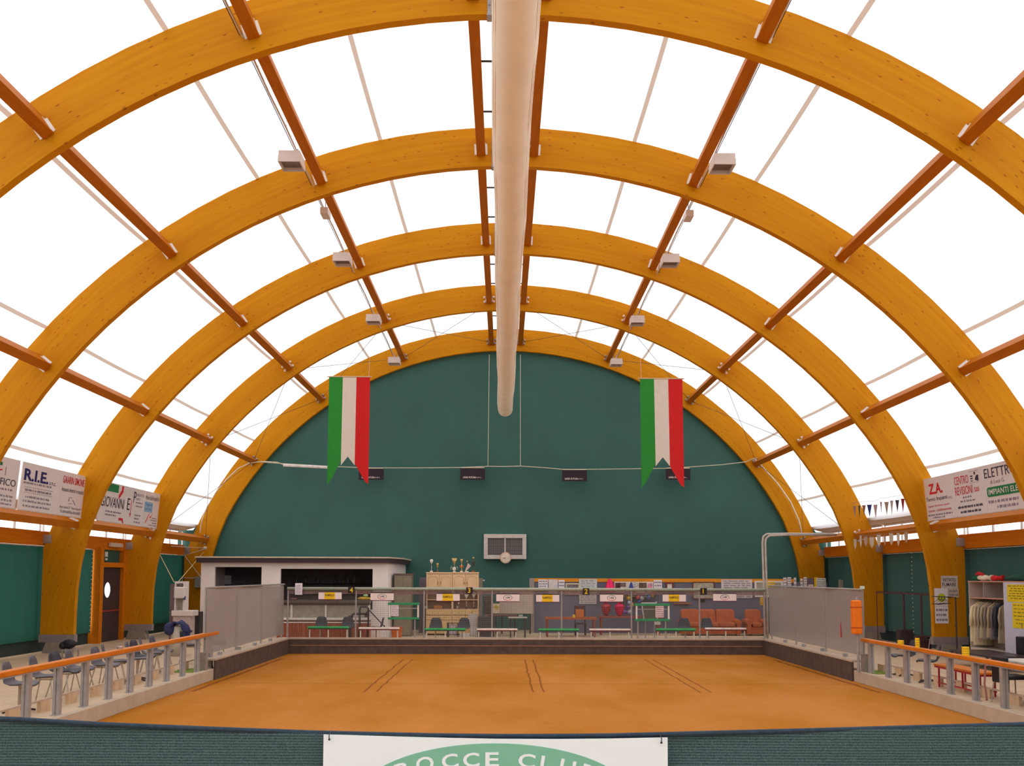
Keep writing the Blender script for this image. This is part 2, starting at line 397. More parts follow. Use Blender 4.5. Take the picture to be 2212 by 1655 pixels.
# ------------------------------------------------------------------ glued timber arches
ORD = ['overhead', 'nearest', 'second', 'third', 'fourth', 'farthest']
prof_in = [(12.30, .5), (12.30, 1.1), (12.28, 1.8), (12.21, 2.5), (12.08, 3.15), (11.88, 3.83)] + [(RI * math.sin(math.radians(a)), ZC + RI * math.cos(math.radians(a))) for a in range(63, -1, -3)]
prof_out = [(13.25, .5), (13.25, 1.1), (13.25, 1.8), (13.25, 2.4), (13.25, 2.7), (13.25, 2.97)] + [(RO * math.sin(math.radians(a)), ZC + RO * math.cos(math.radians(a))) for a in [72.1 * k / 21 for k in range(21, -1, -1)]]
STEEL = mat('steel_shoe', (160, 146, 146), .5, .3, var=.1)
def arch(i):
    y = AY[i]
    t = thing('timber_arch', ['', 'nearest timber arch, the largest, its crown touching the top edge', 'second glued timber arch from the camera, crown just below the nearest one', 'third glued timber arch, middle one of the five, standing beside the trade signboards', 'fourth glued timber arch, last but one before the green end wall', 'farthest timber arch, framing the green end wall'][i], 'arch', (X0, y, 0), 'curved glued timber arches')
    b = MB()
    for sd in (-1, 1):
        for f0 in (y, y + T):
            b.grid([[(X0 + sd * p[0], f0, p[1]) for p in prof_in], [(X0 + sd * p[0], f0, p[1]) for p in prof_out]])
        b.grid([[(X0 + sd * p[0], y, p[1]) for p in prof_in], [(X0 + sd * p[0], y + T, p[1]) for p in prof_in]])
        b.grid([[(X0 + sd * p[0], y, p[1]) for p in prof_out], [(X0 + sd * p[0], y + T, p[1]) for p in prof_out]])
        b.poly([(X0 + sd * 12.3, y, .5), (X0 + sd * 13.25, y, .5), (X0 + sd * 13.25, y + T, .5), (X0 + sd * 12.3, y + T, .5)])
    b.build('beam', GLU, t)
    b = MB(); x = X0 - .32
    b.box(x - .04, x + .04, y - .012, y, ZC + RI - .01, ZC + RO - .01); b.box(x - .05, x + .05, y - .012, y + T + .01, ZC + RI - .03, ZC + RI - .01)
    for k in range(4): b.ball((x, y - .016, ZC + RI + .15 + .2 * k), .018, 8)
    b.build('hinge_plate', GREY, t)
    if i >= 2:
        for sd in (-1, 1):
            xa, xb = sorted((X0 + sd * 12.27, X0 + sd * 13.28))
            b = MB(); b.box(xa, xb, y - .02, y + T + .02, .30, .52)
            for k in range(5): b.ball((xa + .1 + .2 * k, y - .02, .44), .015, 6)
            b.build('steel_shoe', STEEL, t)
            b = MB(); xc = (xa + xb) / 2
            b.slab([(xc - .36, y - .1, 0), (xc + .36, y - .1, 0), (xc + .26, y - .1, .3), (xc - .26, y - .1, .3)], (0, T + .2, 0)); b.build('pedestal', CONCG, t)
for i in range(1, 6): arch(i)

# ------------------------------------------------------------------ purlins between the arches
TIERS = [(2.63, 'crown'), (18.87, 'upper'), (35.33, 'middle'), (51.75, 'lower'), (68.1, 'eaves')]
def frame(th, sd):
    a = math.radians(th) * sd; return Vector((math.sin(a), 0, math.cos(a))), Vector((math.cos(a), 0, -math.sin(a)))   # radial out, tangent
for th, tn in TIERS:
    for sd, sn in ((-1, 'left'), (1, 'right')):
        for i in range(0, 5):
            if i == 0 and th > 40: continue
            y0, y1 = AY[i] + T, AY[i + 1]
            rd, tg = frame(th, sd)
            c = Vector((X0, (y0 + y1) / 2, ZC)) + rd * 13.45
            where = 'running from overhead to the nearest arch' if i == 0 else 'between the %s and %s arches' % (ORD[i], ORD[i + 1])
            t = thing('timber_purlin', '%s timber roof purlin on the %s side, %s' % (tn, sn, where), 'beam', (c.x, y1, c.z), 'straight timber purlins')
            R = Matrix((tg, Vector((0, 1, 0)), rd)).transposed()
            MB().obox(c, (.2, y1 - y0 - .004, .42), R).build('beam', PUR, t, bevel=.006)
            for q in (-1, 1):
                b = MB()
                if i + 1 <= 3:
                    b.obox(Vector((X0, y1 - .006, ZC)) + rd * 13.40 + tg * q * .125, (.05, .012, .26), R)
                    b.obox(Vector((X0, y1 - .05, ZC)) + rd * 13.40 + tg * q * .104, (.008, .10, .26), R)
                else:
                    b.obox(Vector((X0, y1 - .02, ZC)) + rd * 13.38 + tg * q * .115, (.03, .04, .2), R)
                    for e in (-.08, .08): b.ball(Vector((X0, y1 - .05, ZC)) + rd * (13.38 + e) + tg * q * .16, .045, 8)
                b.build('bracket', WHT if i < 4 else GREY, t)
# short steel rods tying the two crown purlins together
b = None
for i in range(1, 5):
    for k in (1, 2):
        y = AY[i] + (AY[i + 1] - AY[i]) * k / 3 + .25
        b = MB().tube([(X0 - .55, y, ZC + 13.42), (X0 + .55, y, ZC + 13.42)], .02, 6)
        tag(b.build('tie_rod', DRK), 'thin tie rod above the duct, %s of two between %s and %s arches' % ('nearer' if k == 1 else 'farther', ORD[i], ORD[i + 1]), 'rod', 'tie rods above the duct')
# crossed wind bracing in the last bay
ths_ = [t_[0] for t_ in TIERS]
for sd, sn in ((-1, 'left'), (1, 'right')):
    for k in range(4):
        b = MB()
        for a0, a1 in ((ths_[k], ths_[k + 1]), (ths_[k + 1], ths_[k])):
            r0, _ = frame(a0, sd); r1, _ = frame(a1, sd)
            b.tube([Vector((X0, AY[4] + T, ZC)) + r0 * 13.30 , Vector((X0, AY[5], ZC)) + r1 * 13.36], .008, 5)
        tag(b.build('bracing_wire', DRK), 'crossed bracing wires between %s and %s purlins, %s side, last bay' % (TIERS[k][1], TIERS[k + 1][1], sn), 'wire', 'crossed bracing wires')

# ------------------------------------------------------------------ side walls: timber wall beams, green curtains, plinth
CURT = mat('green_curtain', (36, 94, 80), .8, var=.05, scale=1, trans=.10)
CURR = mat('dark_green_curtain', (53, 91, 85), .85, var=.06, scale=1)
PLY = mat('timber_wall_beam', (208, 116, 12), .6, spec=.12, var=.1, scale=3, stretch=(5, .5, 5))
for sd, sn in ((-1, 'left'), (1, 'right')):
    b = MB()
    x = X0 + sd * 13.5
    b.box(min(x, x + sd * .1), max(x, x + sd * .1), -20.5, 39.8, 0, .42)
    if sd < 0: b.box(x - .1, x, -20.5, AY[1] - .02, .42, 3.46)
    if sd > 0: b.box(x, x + .1, -20.5, 39.8, .42, 3.46)
    struct(b.build('wall_' + sn, mat('dark_green_plinth', (46, 58, 54), .8) if sd < 0 else mat('dark_wall', (40, 60, 58), .8)))
    for i in range(1, 5):
        y0, y1 = AY[i], AY[i + 1]
        t = thing('wall_beam', 'horizontal timber wall beam on the %s between the %s and %s arches' % (sn, ORD[i], ORD[i + 1]), 'beam', (X0 + sd * 13.35, (y0 + y1) / 2, 3.06), 'timber wall beams above the curtains')
        MB().box(X0 + sd * 13.35 - .09, X0 + sd * 13.35 + .09, y0, y1, 3.06, 3.46).build('beam', PLY, t, bevel=.006)
        b = MB(); b.box(*sorted((X0 + sd * 13.02, X0 + sd * 13.26)), y1 - .014, y1, 3.12, 3.36)
        for u_ in (.06, .18):
            for w_ in (.05, .19): b.ball((X0 + sd * (13.02 + u_), y1 - .016, 3.12 + w_), .016, 6)
        b.build('bracket', GREY, t)
        yb = 39.85 if i == 4 else y1
        if sd < 0 and i == 3: yb = 31.2
        t = thing('wall_curtain', '%s green curtain hanging on the %s side between the %s and %s arches' % ('luminous' if sd < 0 else 'dark', sn, ORD[i], ORD[i + 1]), 'curtain', (X0 + sd * 13.38, (y0 + yb) / 2, .05), 'green side curtains')
        n = 60; x = X0 + sd * 13.40
        top = [(x + .012 * math.sin(k * 1.1), y0 - .01 + (yb - y0 + .02) * k / n, 3.04) for k in range(n + 1)]
        bot = [(x + .012 * math.sin(k * 1.1 + .4), y0 - .01 + (yb - y0 + .02) * k / n, .36) for k in range(n + 1)]
        MB().grid([bot, top]).build('fabric', CURT if sd < 0 else CURR, t, smooth=True)
        b = MB(); b.tube([(x - sd * .03, y0, 3.04), (x - sd * .03, yb, 3.04)], .016, 6); b.build('curtain_rail', WHT, t)
        yy = yb - .12 if sd < 0 else 31.4
        for k in range(20 if i == 3 else 0): MB().ball((x - sd * .03, yy, .45 + k * .135), .018, 6).build('eyelet', WHT, t)

# dark exit door between the third and fourth arches on the left
DX = X0 - 13.38
o = MB()
o.box(DX - .12, DX + .22, 31.25, 31.45, 0, 3.12); o.box(DX - .1, DX + .18, 31.45, 31.6, 0, 3.12)
o.box(DX - .1, DX + .16, 33.30, 33.5, 0, 3.12); o.box(DX - .1, DX + .16, 31.6, 33.3, 2.48, 2.64)
dfr = struct(o.build('door_1', PLY))
DDARK = mat('dark_door_leaf', (58, 44, 46), .6, var=.1)
b = MB()
# leaf with a round hole for the porthole
n = 24; cy, cz, rr_ = 32.3, 1.72, .26
hole = [(DX + .03, cy + rr_ * math.cos(2 * PI * k / n), cz + rr_ * math.sin(2 * PI * k / n)) for k in range(n)]
outer = []
for k in range(n):
    a = 2 * PI * k / n; dy, dz = math.cos(a), math.sin(a)
    ty = ((33.3 - cy) if dy > 0 else (31.6 - cy)) / dy if abs(dy) > 1e-6 else 1e9
    tz = ((2.48 - cz) if dz > 0 else (0 - cz)) / dz if abs(dz) > 1e-6 else 1e9
    q = min(ty, tz); outer.append((DX + .03, cy + dy * q, cz + dz * q))
for k in range(n): b.poly([hole[k], outer[k], outer[(k + 1) % n], hole[(k + 1) % n]])
for (yy, zz) in ((33.3, 2.48), (31.6, 2.48), (31.6, 0), (33.3, 0)):
    ks = min(range(n), key=lambda k: (outer[k][1] - yy) ** 2 + (outer[k][2] - zz) ** 2)
    for k2 in ((ks + 1) % n, (ks - 1) % n): b.poly([outer[ks], (DX + .03, yy, zz), outer[k2]])
b.build('door_leaf', DDARK, dfr, solid=.03)
b = MB(); b.tube([(DX + .05, 31.62, 1.02), (DX + .05, 33.28, 1.02)], .03, 8); b.build('push_bar', mat('red_bar', (150, 50, 50), .5), dfr)
b = MB(); b.disc((DX + .028, cy, cz), rr_, 'x', .006); b.build('porthole_pane', GLASS, dfr)
b = MB(); b.box(DX - .02, DX + .0, 31.6, 33.3, 2.64, 3.12); b.build('transom_panel', mat('green_transom', (40, 92, 82), .5), dfr)
b = MB(); b.box(DX + .05, DX + .08, 31.75, 32.25, 2.68, 3.04)
o = tag(b.build('exit_sign', mat('exit_green', (28, 96, 84), .5)), 'small green running exit sign above the dark door on the left', 'sign')
b = MB()
b.slab([(DX + .081, 31.9, 2.83), (DX + .081, 32.12, 2.83), (DX + .081, 32.12, 2.99), (DX + .081, 31.9, 2.99)], (.003, 0, 0))
b.box(DX + .081, DX + .085, 31.92, 32.1, 2.71, 2.78)
b.build('pictogram', WHT, o)
b = MB(); b.box(DX + .14, DX + .24, 32.0, 33.0, 3.16, 3.30)
o = tag(b.build('emergency_lamp', mat('lamp_cream', (214, 196, 176), .5), bevel=.02), 'small oblong emergency lamp on the wall beam above the exit door', 'lamp')

# ------------------------------------------------------------------ court surround: end boards, capping, plinths
BOARD = mat('dark_board', (90, 72, 64), .8, var=.22, scale=5, bump=.1)
def surround(name, label, pts_box, cap_box, extra=None):
    t = thing(name, label, 'board', (sum(pts_box[:2]) / 2, sum(pts_box[2:4]) / 2, -.25), 'dark boards round the end of the court')
    MB().box(*pts_box).build('board', BOARD, t); MB().box(*cap_box).build('capping', CONC, t, bevel=.01)
    if extra: MB().box(*extra).build('ledge_strip', mat('dusty_strip', (176, 130, 96), .9), t)
surround('court_board', 'long dark end board across the far end of the clay court', (CL, CR, CB - .06, CB, -.25, .2), (CL, CR, CB - .07, CB + .22, .2, .25), (CL + .1, CR - .1, CB - .075, CB - .06, .0, .02))
surround('court_board', 'dark side board at the far left corner of the court, below the left net screen', (CL + .002, CL + .05, 22.9, CB - .07, -.25, .2), (CL - .33, CL + .06, 22.88, CB + .22, .2, .25))
surround('court_board', 'dark side board at the far right corner of the court, below the right net screen', (CR - .05, CR - .002, 22.9, CB - .07, -.25, .2), (CR - .06, CR + .33, 22.88, CB + .22, .2, .25))
for sd, x, sn in ((-1, CL, 'left'), (1, CR, 'right')):
    b = MB(); b.box(*sorted((x - sd * .012, x + sd * .12)), 3.0, 22.88, -.25, .012)
    struct(b.build('trim_3' if sd < 0 else 'trim_4', CONC, bevel=.01))
# moss at the far ends of the walkway edges
MOSS = mat('moss', (120, 140, 50), .9, var=.3, scale=20, bump=.4)
for sd, x, sn in ((-1, CL - .45, 'left'), (1, CR + .40, 'right')):
    b = MB(); pts = [(x + (.28 + .08 * math.sin(3.7 * k)) * math.cos(k * PI / 8), 22.45 + (.5 + .12 * math.sin(5.1 * k)) * math.sin(k * PI / 8), .001) for k in range(16)]
    b.slab(pts, (0, 0, .012)); o = b.build('moss', MOSS); tag(o, 'patch of green moss on the floor at the far end of the %s rail' % sn, 'moss'); o['kind'] = 'stuff'

# ------------------------------------------------------------------ air duct under the crown
DUCT = mat('duct_fabric', (252, 240, 222), .7, var=.03, scale=2, trans=.28, bump=.15, bscale=3)
pa, pb = P(1091.5, 884, 36.6), P(1113.5, 0, 10.75)
dr = (pa - pb).normalized(); p0 = pb - dr * 9
R0 = .288
t = thing('air_duct', 'long cream fabric air duct hanging along the middle of the roof', 'duct', tuple(p0))
L_ = (pa - p0).length
pts, rs = [], []
for k in range(140):
    q = k / 139 * L_
    pts.append(p0 + dr * q + Vector((.012 * math.sin(q * .9), 0, .02 * math.sin(q * .55)))); rs.append(R0 * (1 + .018 * math.sin(q * 2.1) + .01 * math.sin(q * 5.3)))
for e, f_ in ((.08, .97), (.16, .88), (.22, .72), (.26, .45), (.28, .05)): pts.append(pa + dr * e); rs.append(R0 * f_)
MB().tube(pts, rs, 40).build('sleeve', DUCT, t, smooth=True)
for q in [L_ - x for x in (1.6, 2.9, 4.1, 6.6, 9.2, 12.6, 15.6, 18.4, 20.3, 22.3, 24.6)]:
    c = p0 + dr * q
    MB().tube([c - dr * .012, c + dr * .012], R0 * 1.03, 32, cap=False).build('hoop_seam', mat('duct_seam', (255, 248, 238), .7), t)
for sx in (-1, 1):
    for k, a in enumerate((.35, .55, -.15)):
        pp = [p_ + Vector((sx * R0 * math.cos(a) * 1.005, 0, -R0 * math.sin(a) * 1.005)) for p_ in pts[:138]]
        MB().tube(pp, .006, 5).build('pleat', mat('duct_seam', (255, 248, 238), .7), t)
for px in (1080, 1118):
    MB().obox(P(px, 578, 20.3) + Vector((0, 0, 0)), (.07, .10, .06)).build('vent_nozzle', DRK, t)
for q in (5, 11, 17, 23, 29):
    c = p0 + dr * q
    MB().tube([c + Vector((0, 0, R0)), (c.x, c.y, ZC + 13.42)], .004, 4).build('hanger', GREY, t)

# ------------------------------------------------------------------ floodlights on the cable lines
LAMPB = mat('lamp_housing', (226, 212, 204), .5, var=.04)
LAMPG = mat('lamp_recess', (128, 116, 108), .25, .2, var=.2, scale=12)
def floodlight(c, sn, wn_):
    t = thing('floodlight', 'boxy cream floodlight hanging on the %s cable line, %s' % (sn, wn_), 'lamp', tuple(c), 'cream box floodlights')
    w, l, h = .44, .50, .24
    b = MB(); x, y, z = c
    b.box(x - w / 2, x + w / 2, y - l / 2, y + l / 2, z + h * .55, z + h)
    for q in ((-1, 0), (1, 0)): b.box(x + q[0] * w / 2 - .012, x + q[0] * w / 2 + .012, y - l / 2, y + l / 2, z, z + h * .56)
    for q in (-1, 1): b.box(x - w / 2, x + w / 2, y + q * l / 2 - .012, y + q * l / 2 + .012, z, z + h * .56)
    b.build('housing', LAMPB, t)
    MB().box(x - w / 2 + .01, x + w / 2 - .01, y - l / 2 + .01, y + l / 2 - .01, z + h * .35, z + h * .40).build('glass', LAMPG, t)
    MB().tube([(x + (.12 if x < 0 else -.12), y, z + h), (x + (.12 if x < 0 else -.12), y, z + h + .14)], .012, 6).build('hanger', GREY, t)
LY = [19.55, 25.6, 31.65, 37.7]
wd = ['just before the second arch', 'just before the third arch', 'just before the fourth arch', 'just before the farthest arch']
for k, ((xl, yl), (xr, yr)) in enumerate((((630, 360), (1560, 366)), ((740, 570), (1447, 573)), ((807, 698), (1376, 701)), ((852, 787), (1331, 790)))):
    for (px, py), sn in (((xl, yl), 'left'), ((xr, yr), 'right')): floodlight(P(px, py, LY[k]), sn, wd[k])
for sd, sn, pn in ((-1, 'left', [(630, 318), (852, 770)]), (1, 'right', [(1556, 322), (1331, 773)])):
    a, c = P(pn[0][0] + (-sd) * 8, pn[0][1], LY[0]), P(pn[1][0], pn[1][1], LY[3]); d = (c - a)
    a = a - d * .8
    b = MB().tube([a + d * 1.8 * k / 24 + Vector((0, 0, -.03 * math.sin(k * PI * .5) ** 2)) for k in range(25)], .02, 6)
    t = thing('cable_conduit', 'thin pale lighting conduit running along the upper %s purlins' % sn, 'conduit', tuple(a))
    b.build('conduit', mat('conduit_pvc', (214, 200, 190), .5), t)
    b = MB().tube([a + d * 1.8 * k / 24 + Vector((.06 * sd, 0, .03)) for k in range(25)], .008, 5); b.build('cable', DRK, t)
    for y in (10.5, 12.6, 16.5, 18.7, 21.0, 24.0, 27.0, 30.5, 33.0, 36.0, 37.9):
        q = (y - a.y) / d.y; p_ = a + d * q
        MB().tube([p_, p_ + Vector((-sd * .0, 0, .14)), Vector((X0 + sd * 4.29, y, ZC + 12.54))], .005, 4).build('hanger', GREY, t)
for px, py, sn in ((703, 463, 'left'), (1487, 469, 'right')):
    c = P(px, py, 22.4)
    t = thing('control_box', 'small pale control box hanging below the %s lighting cable past the second arch' % sn, 'box', tuple(c))
    MB().box(c.x - .09, c.x + .09, c.y - .2, c.y + .2, c.z - .05, c.z + .1).build('casing', LAMPB, t)
    MB().tube([(c.x, c.y, c.z + .1), (c.x, c.y, c.z + .34)], .01, 5).build('hanger', GREY, t)

# ------------------------------------------------------------------ hanging tricolour banners
FG = mat('flag_green', (44, 150, 52), .7, var=.05, trans=.25); FW = mat('flag_white', (238, 224, 208), .7, var=.03, trans=.2); FR = mat('flag_red', (222, 28, 28), .7, var=.04, trans=.2)
def flag(x0, x1, yt, ybot, notch, label, lean):
    Y = 33.2
    xa, xb, zb, zt = rect(x0, yt, x1, ybot, Y)
    t = thing('hanging_flag', label, 'flag', ((xa + xb) / 2, Y, zt), 'green white and red hanging flags')
    w = (xb - xa) / 3; H = zt - zb
    def strip(nm, m, f0, f1, cut):
        rows = []
        for k in range(25):
            v = k / 24; row = []
            for j in range(9):
                u = j / 8; d = min(v * H, cut(u))
                x = xa + f0 * 3 * w + (f1 - f0) * 3 * w * u + lean(v) * (1 if True else 0)
                z = zt - cut(u) * v
                row.append((xa + (f0 + (f1 - f0) * u) * 3 * w + lean(cut(u) * v / H), Y + .05 * math.sin(7 * (f0 + (f1 - f0) * u) + 1.2) * v, z))
            rows.append(row)
        MB().grid(rows).build(nm, m, t, smooth=True)
    z_in = notch
    strip('green_band', FG, 0, 1 / 3, lambda u: H * (1.0 - u * .18) if u < .35 else H * (.937 - (u - .35) * .25))
    strip('white_band', FW, 1 / 3, 2 / 3, lambda u: H * (z_in + .04 * abs(u - .5) * 4 - .0) )
    strip('red_band', FR, 2 / 3, 1, lambda u: H * (.80 + u * .22) if u < .75 else H * (.965 + (u - .75) * .10))
    MB().tube([(xa - .06, Y, zt), (xb + .06, Y, zt)], .022, 6).build('rod', mat('pale_wood', (214, 186, 150), .6), t)
    for x in (xa + .05, xb - .05):
        za = ZC + math.sqrt(RI ** 2 - (x - X0) ** 2)
        MB().tube([(x, Y, zt), (x, AY[4] + .05, za)], .004, 4).build('cord', WHT, t)
flag(709, 798, 814, 1048, .74, 'green, white and red hanging flag on the left, overlapping the end arch', lambda v: -.02 * v)
flag(1383, 1475, 818, 1055, .72, 'green, white and red hanging flag on the right, in front of the fourth black plate', lambda v: .04 * v)

# ------------------------------------------------------------------ rope and black plates across the end wall
ROPE = mat('pale_rope', (214, 206, 180), .8)
YR = 39.3
t = thing('rope', 'pale rope slung across the green end wall from purlin to purlin', 'rope', tuple(P(1090, 1009, YR)))
pp = [(545, 1000), (560, 998), (615, 1002), (720, 1008), (800, 1011), (900, 1011), (995, 1010), (1054, 1007.5), (1090, 1008), (1124, 1007), (1170, 1010), (1215, 1014), (1268, 1014), (1360, 1013), (1440, 1012), (1490, 1009), (1560, 1004), (1612, 998), (1628, 990)]
MB().tube([P(x, y, YR) for x, y in pp], .018, 6).build('line', ROPE, t)
for x, x2 in ((1054, 1057), (1124, 1124)): MB().tube([P(x2, 766, YR), P(x, 1007.5, YR)], .012, 5).build('suspension_cord', ROPE, t)
PUR_D = mat('black_plate', (40, 26, 38), .55)
for k, (xa_, xb_, ya_, yb_) in enumerate(((775, 829, 1013, 1037), (994, 1048, 1012, 1037), (1214, 1268, 1016, 1040), (1438, 1491, 1013, 1037))):
    x0, x1, z0, z1 = rect(xa_, ya_, xb_, yb_, YR)
    c = P((xa_ + xb_) / 2, ya_, YR)
    t = thing('advert_plate', 'small black advertising plate hanging on the rope, %s' % ['partly behind the left flag', 'left of the duct end', 'right of the duct end', 'partly behind the right flag'][k], 'sign', (c.x, YR, z0), 'black plates on the rope')
    MB().box(x0, x1, YR - .01, YR + .01, z0, z1).build('plate', PUR_D, t)
    MB().tube([(x0 + .03, YR - .005, z1 + .03), (x1 - .03, YR - .005, z1 + .03)], .022, 6).build('batten', ROPE, t)
    MB().text('LINEA FUTURA', (x0 + .12, YR - .01, z0 + .07), (1, 0, 0), (0, 0, 1), .55, .075, bold=.02).text('S.R.L.', (x0 + .69, YR - .01, z0 + .08), (1, 0, 0), (0, 0, 1), .2, .05).build('lettering', WHT, t)
# white pole and hose at the left end of the rope
b = MB().tube([P(612, 1005, 39.15), P(712, 1010, 39.15)], .06, 8)
tag(b.build('white_tube', mat('white_pvc', (240, 228, 226), .45)), 'thick white plastic tube lying along the left end of the rope', 'tube')
hp = [(432, 1152), (436, 1125), (446, 1098), (466, 1064), (490, 1035), (515, 1012), (540, 1000), (570, 997), (600, 999), (612, 1004)]
b = MB().tube([P(x, y, 39.1) for x, y in hp], .022, 6)
tag(b.build('hose', mat('cream_hose', (226, 210, 190), .5), smooth=True), 'thin cream hose curving down the left side of the farthest arch', 'hose')
hp = [(1628, 990), (1650, 1012), (1680, 1045), (1708, 1085), (1726, 1125), (1732, 1155)]
b = MB().tube([P(x, y, 39.4) for x, y in hp], .03, 6)
tag(b.build('hose', mat('cream_hose', (226, 210, 190), .5), smooth=True), 'cream hose curving down the right side of the farthest arch', 'hose')
# ventilation grille with a clock
x0, x1, z0, z1 = rect(1045, 1154, 1137, 1208, 39.6)
t = thing('ventilation_grille', 'white framed ventilation grille mounted on the green end wall', 'grille', ((x0 + x1) / 2, 39.7, z0))
b = MB(); w = .17
b.box(x0, x1, 39.58, 39.86, z1 - w, z1); b.box(x0, x1, 39.58, 39.86, z0, z0 + w); b.box(x0, x0 + w, 39.58, 39.86, z0 + w, z1 - w); b.box(x1 - w, x1, 39.58, 39.86, z0 + w, z1 - w); b.box((x0 + x1) / 2 - .025, (x0 + x1) / 2 + .025, 39.57, 39.7, z0 + w, z1 - w)
b.build('frame', mat('old_white_frame', (214, 204, 196), .5, var=.08), t, bevel=.015)
MB().box(x0 + w, x1 - w, 39.8, 39.85, z0 + w, z1 - w).build('back_panel', mat('dark_grille_back', (46, 38, 40), .7), t)
b = MB()
for k in range(1, 30): xx = x0 + w + (x1 - x0 - 2 * w) * k / 30; b.box(xx - .005, xx + .005, 39.66, 39.68, z0 + w, z1 - w)
for k in range(1, 15): zz = z0 + w + (z1 - z0 - 2 * w) * k / 15; b.box(x0 + w, x1 - w, 39.655, 39.675, zz - .005, zz + .005)
o = b.build('wire_grid', GREY, t); o['kind'] = 'stuff'
c = P(1092, 1205, 39.5)
t = thing('wall_clock', 'round white wall clock hanging at the bottom edge of the ventilation grille', 'clock', (c.x, 39.5, c.z - .24))
MB().disc((c.x, 39.42, c.z), .235, 'y', .16, 32).build('case', mat('clock_rim', (214, 170, 150), .4), t)
MB().disc((c.x, 39.405, c.z), .2, 'y', .02, 32).build('dial', mat('clock_dial', (236, 220, 196), .5), t)
b = MB(); b.bar((c.x, 39.40, c.z), (c.x - .08, 39.40, c.z - .045), .012, .012); b.build('hour_hand', BLK, t)
b = MB(); b.bar((c.x + .02, 39.398, c.z + .004), (c.x - .13, 39.398, c.z - .02), .008, .008); b.build('minute_hand', BLK, t)
for k in range(12):
    a = k * PI / 6; MB().box(c.x + .17 * math.sin(a) - .006, c.x + .17 * math.sin(a) + .006, 39.398, 39.404, c.z + .17 * math.cos(a) - .012, c.z + .17 * math.cos(a) + .012).build('hour_mark', INK, t)

# ------------------------------------------------------------------ trade signboards standing on the eaves purlins
SGN = mat('signboard_white', (232, 222, 220), .5, var=.02)
S_RED = mat('sign_red', (214, 34, 48), .6, var=.03); S_BLUE = mat('sign_navy', (38, 34, 104), .6); S_BLK = mat('sign_black', (62, 50, 72), .6); S_GRY = mat('sign_grey', (150, 138, 152), .6); S_GRN = mat('sign_green', (30, 128, 74), .6); S_LB = mat('sign_light_blue', (140, 182, 214), .6); S_OR = mat('sign_orange', (226, 76, 26), .6)
def sign(name, label, sd, y0, y1, h=1.19, z0=3.86, parts=()):
    """board facing the court; local u runs left to right as read, v upwards"""
    xb, xt = X0 + sd * 12.20, X0 + sd * 12.10
    t = thing(name, label, 'sign', (xb, (y0 + y1) / 2, z0), 'white trade signboards on the eaves purlins')
    lo, hi = min(y0, y1), max(y0, y1)
    MB().slab([(xb, lo, z0), (xb, hi, z0), (xt, hi, z0 + h), (xt, lo, z0 + h)], (sd * .02, 0, 0)).build('board', SGN, t)
    MB().bar((xb, lo, z0 - .015), (xb, hi, z0 - .015), .05, .03).build('ledge', mat('sign_ledge', (214, 196, 186), .5), t)
    # read from inside: left board (sd=-1) has u along +y ; right board has u along -y
    r = Vector((0, 1, 0)) if sd < 0 else Vector((0, -1, 0)); ys = lo if sd < 0 else hi
    upv = Vector((xt - xb, 0, h)).normalized()
    def pt(u, v): return Vector((xb, ys, z0)) + r * u + upv * v - Vector((sd * .003, 0, 0))
    names = {}
    for m, kind, *a in parts:
        key = (m.name, kind == 'l')
        names.setdefault(key, (m, MB()))
        b = names[key][1]
        if kind == 't': body, u, v, w, hh = a[:5]; b.text(body, pt(u, v), r, upv, w, hh, off=.004, bold=a[5] if len(a) > 5 else 0)
        elif kind == 'r': u, v, w, hh = a; b.slab([pt(u, v), pt(u + w, v), pt(u + w, v + hh), pt(u, v + hh)], (-sd * .004, 0, 0))
        elif kind == 'p': b.slab([pt(u, v) for u, v in a[0]], (-sd * .004, 0, 0))
        elif kind == 'l':                                   # unreadable small print
            u, v, w, hh = a; x = u
            while x < u + w - .02:
                ww = min(random.uniform(.06, .2), u + w - x); q = x
                while q < x + ww - .012:
                    b.slab([pt(q, v), pt(q + .016, v), pt(q + .016, v + hh * random.uniform(.6, 1)), pt(q, v + hh * random.uniform(.6, 1))], (-sd * .003, 0, 0)); q += .03
                x += ww + .035
    for nm, (m, b) in names.items():
        o = b.build('small_print' if nm[1] else 'lettering', m, t)
        if nm[1]: o['kind'] = 'stuff'
        if m in (S_LB,): o.name = 'colour_panel'
    return t
sign('signboard', 'signboard at the left picture edge, its name ending in RAFICO', -1, 19.7, 23.78, parts=[
    (S_BLK, 't', 'GRAFICO', 2.55, .52, 1.42, .17), (S_GRY, 'l', 2.7, .40, 1.2, .06), (S_GRY, 'l', 2.9, .24, 1.0, .06), (S_GRY, 'l', 2.8, .14, 1.1, .06), (S_GRY, 'l', 2.9, .05, 1.0, .05),
    (S_GRN, 'p', [(3.15, .98), (3.25, .98), (3.25, 1.06), (3.15, 1.06)]), (S_RED, 'p', [(3.0, .82), (3.25, .86), (3.3, .9), (3.0, .86)]), (S_GRY, 'r', 3.42, .76, .03, .2)])
sign('signboard', 'signboard with large navy R.I.E. letters, left side', -1, 23.92, 26.10, parts=[
    (S_BLUE, 't', 'R.I.E.', .12, .74, 1.28, .30, .03), (S_BLUE, 't', 's.n.c.', 1.46, .74, .38, .08), (S_GRY, 'l', .12, .66, 1.5, .06),
    (S_GRY, 'r', .2, .58, 1.5, .008), (S_GRY, 'r', .2, .44, 1.5, .008), (S_GRY, 'l', .25, .48, 1.4, .07),
    (S_GRY, 'l', .3, .31, 1.3, .06), (S_GRY, 'l', .2, .2, 1.5, .06), (S_GRY, 'l', .22, .08, 1.4, .06)])
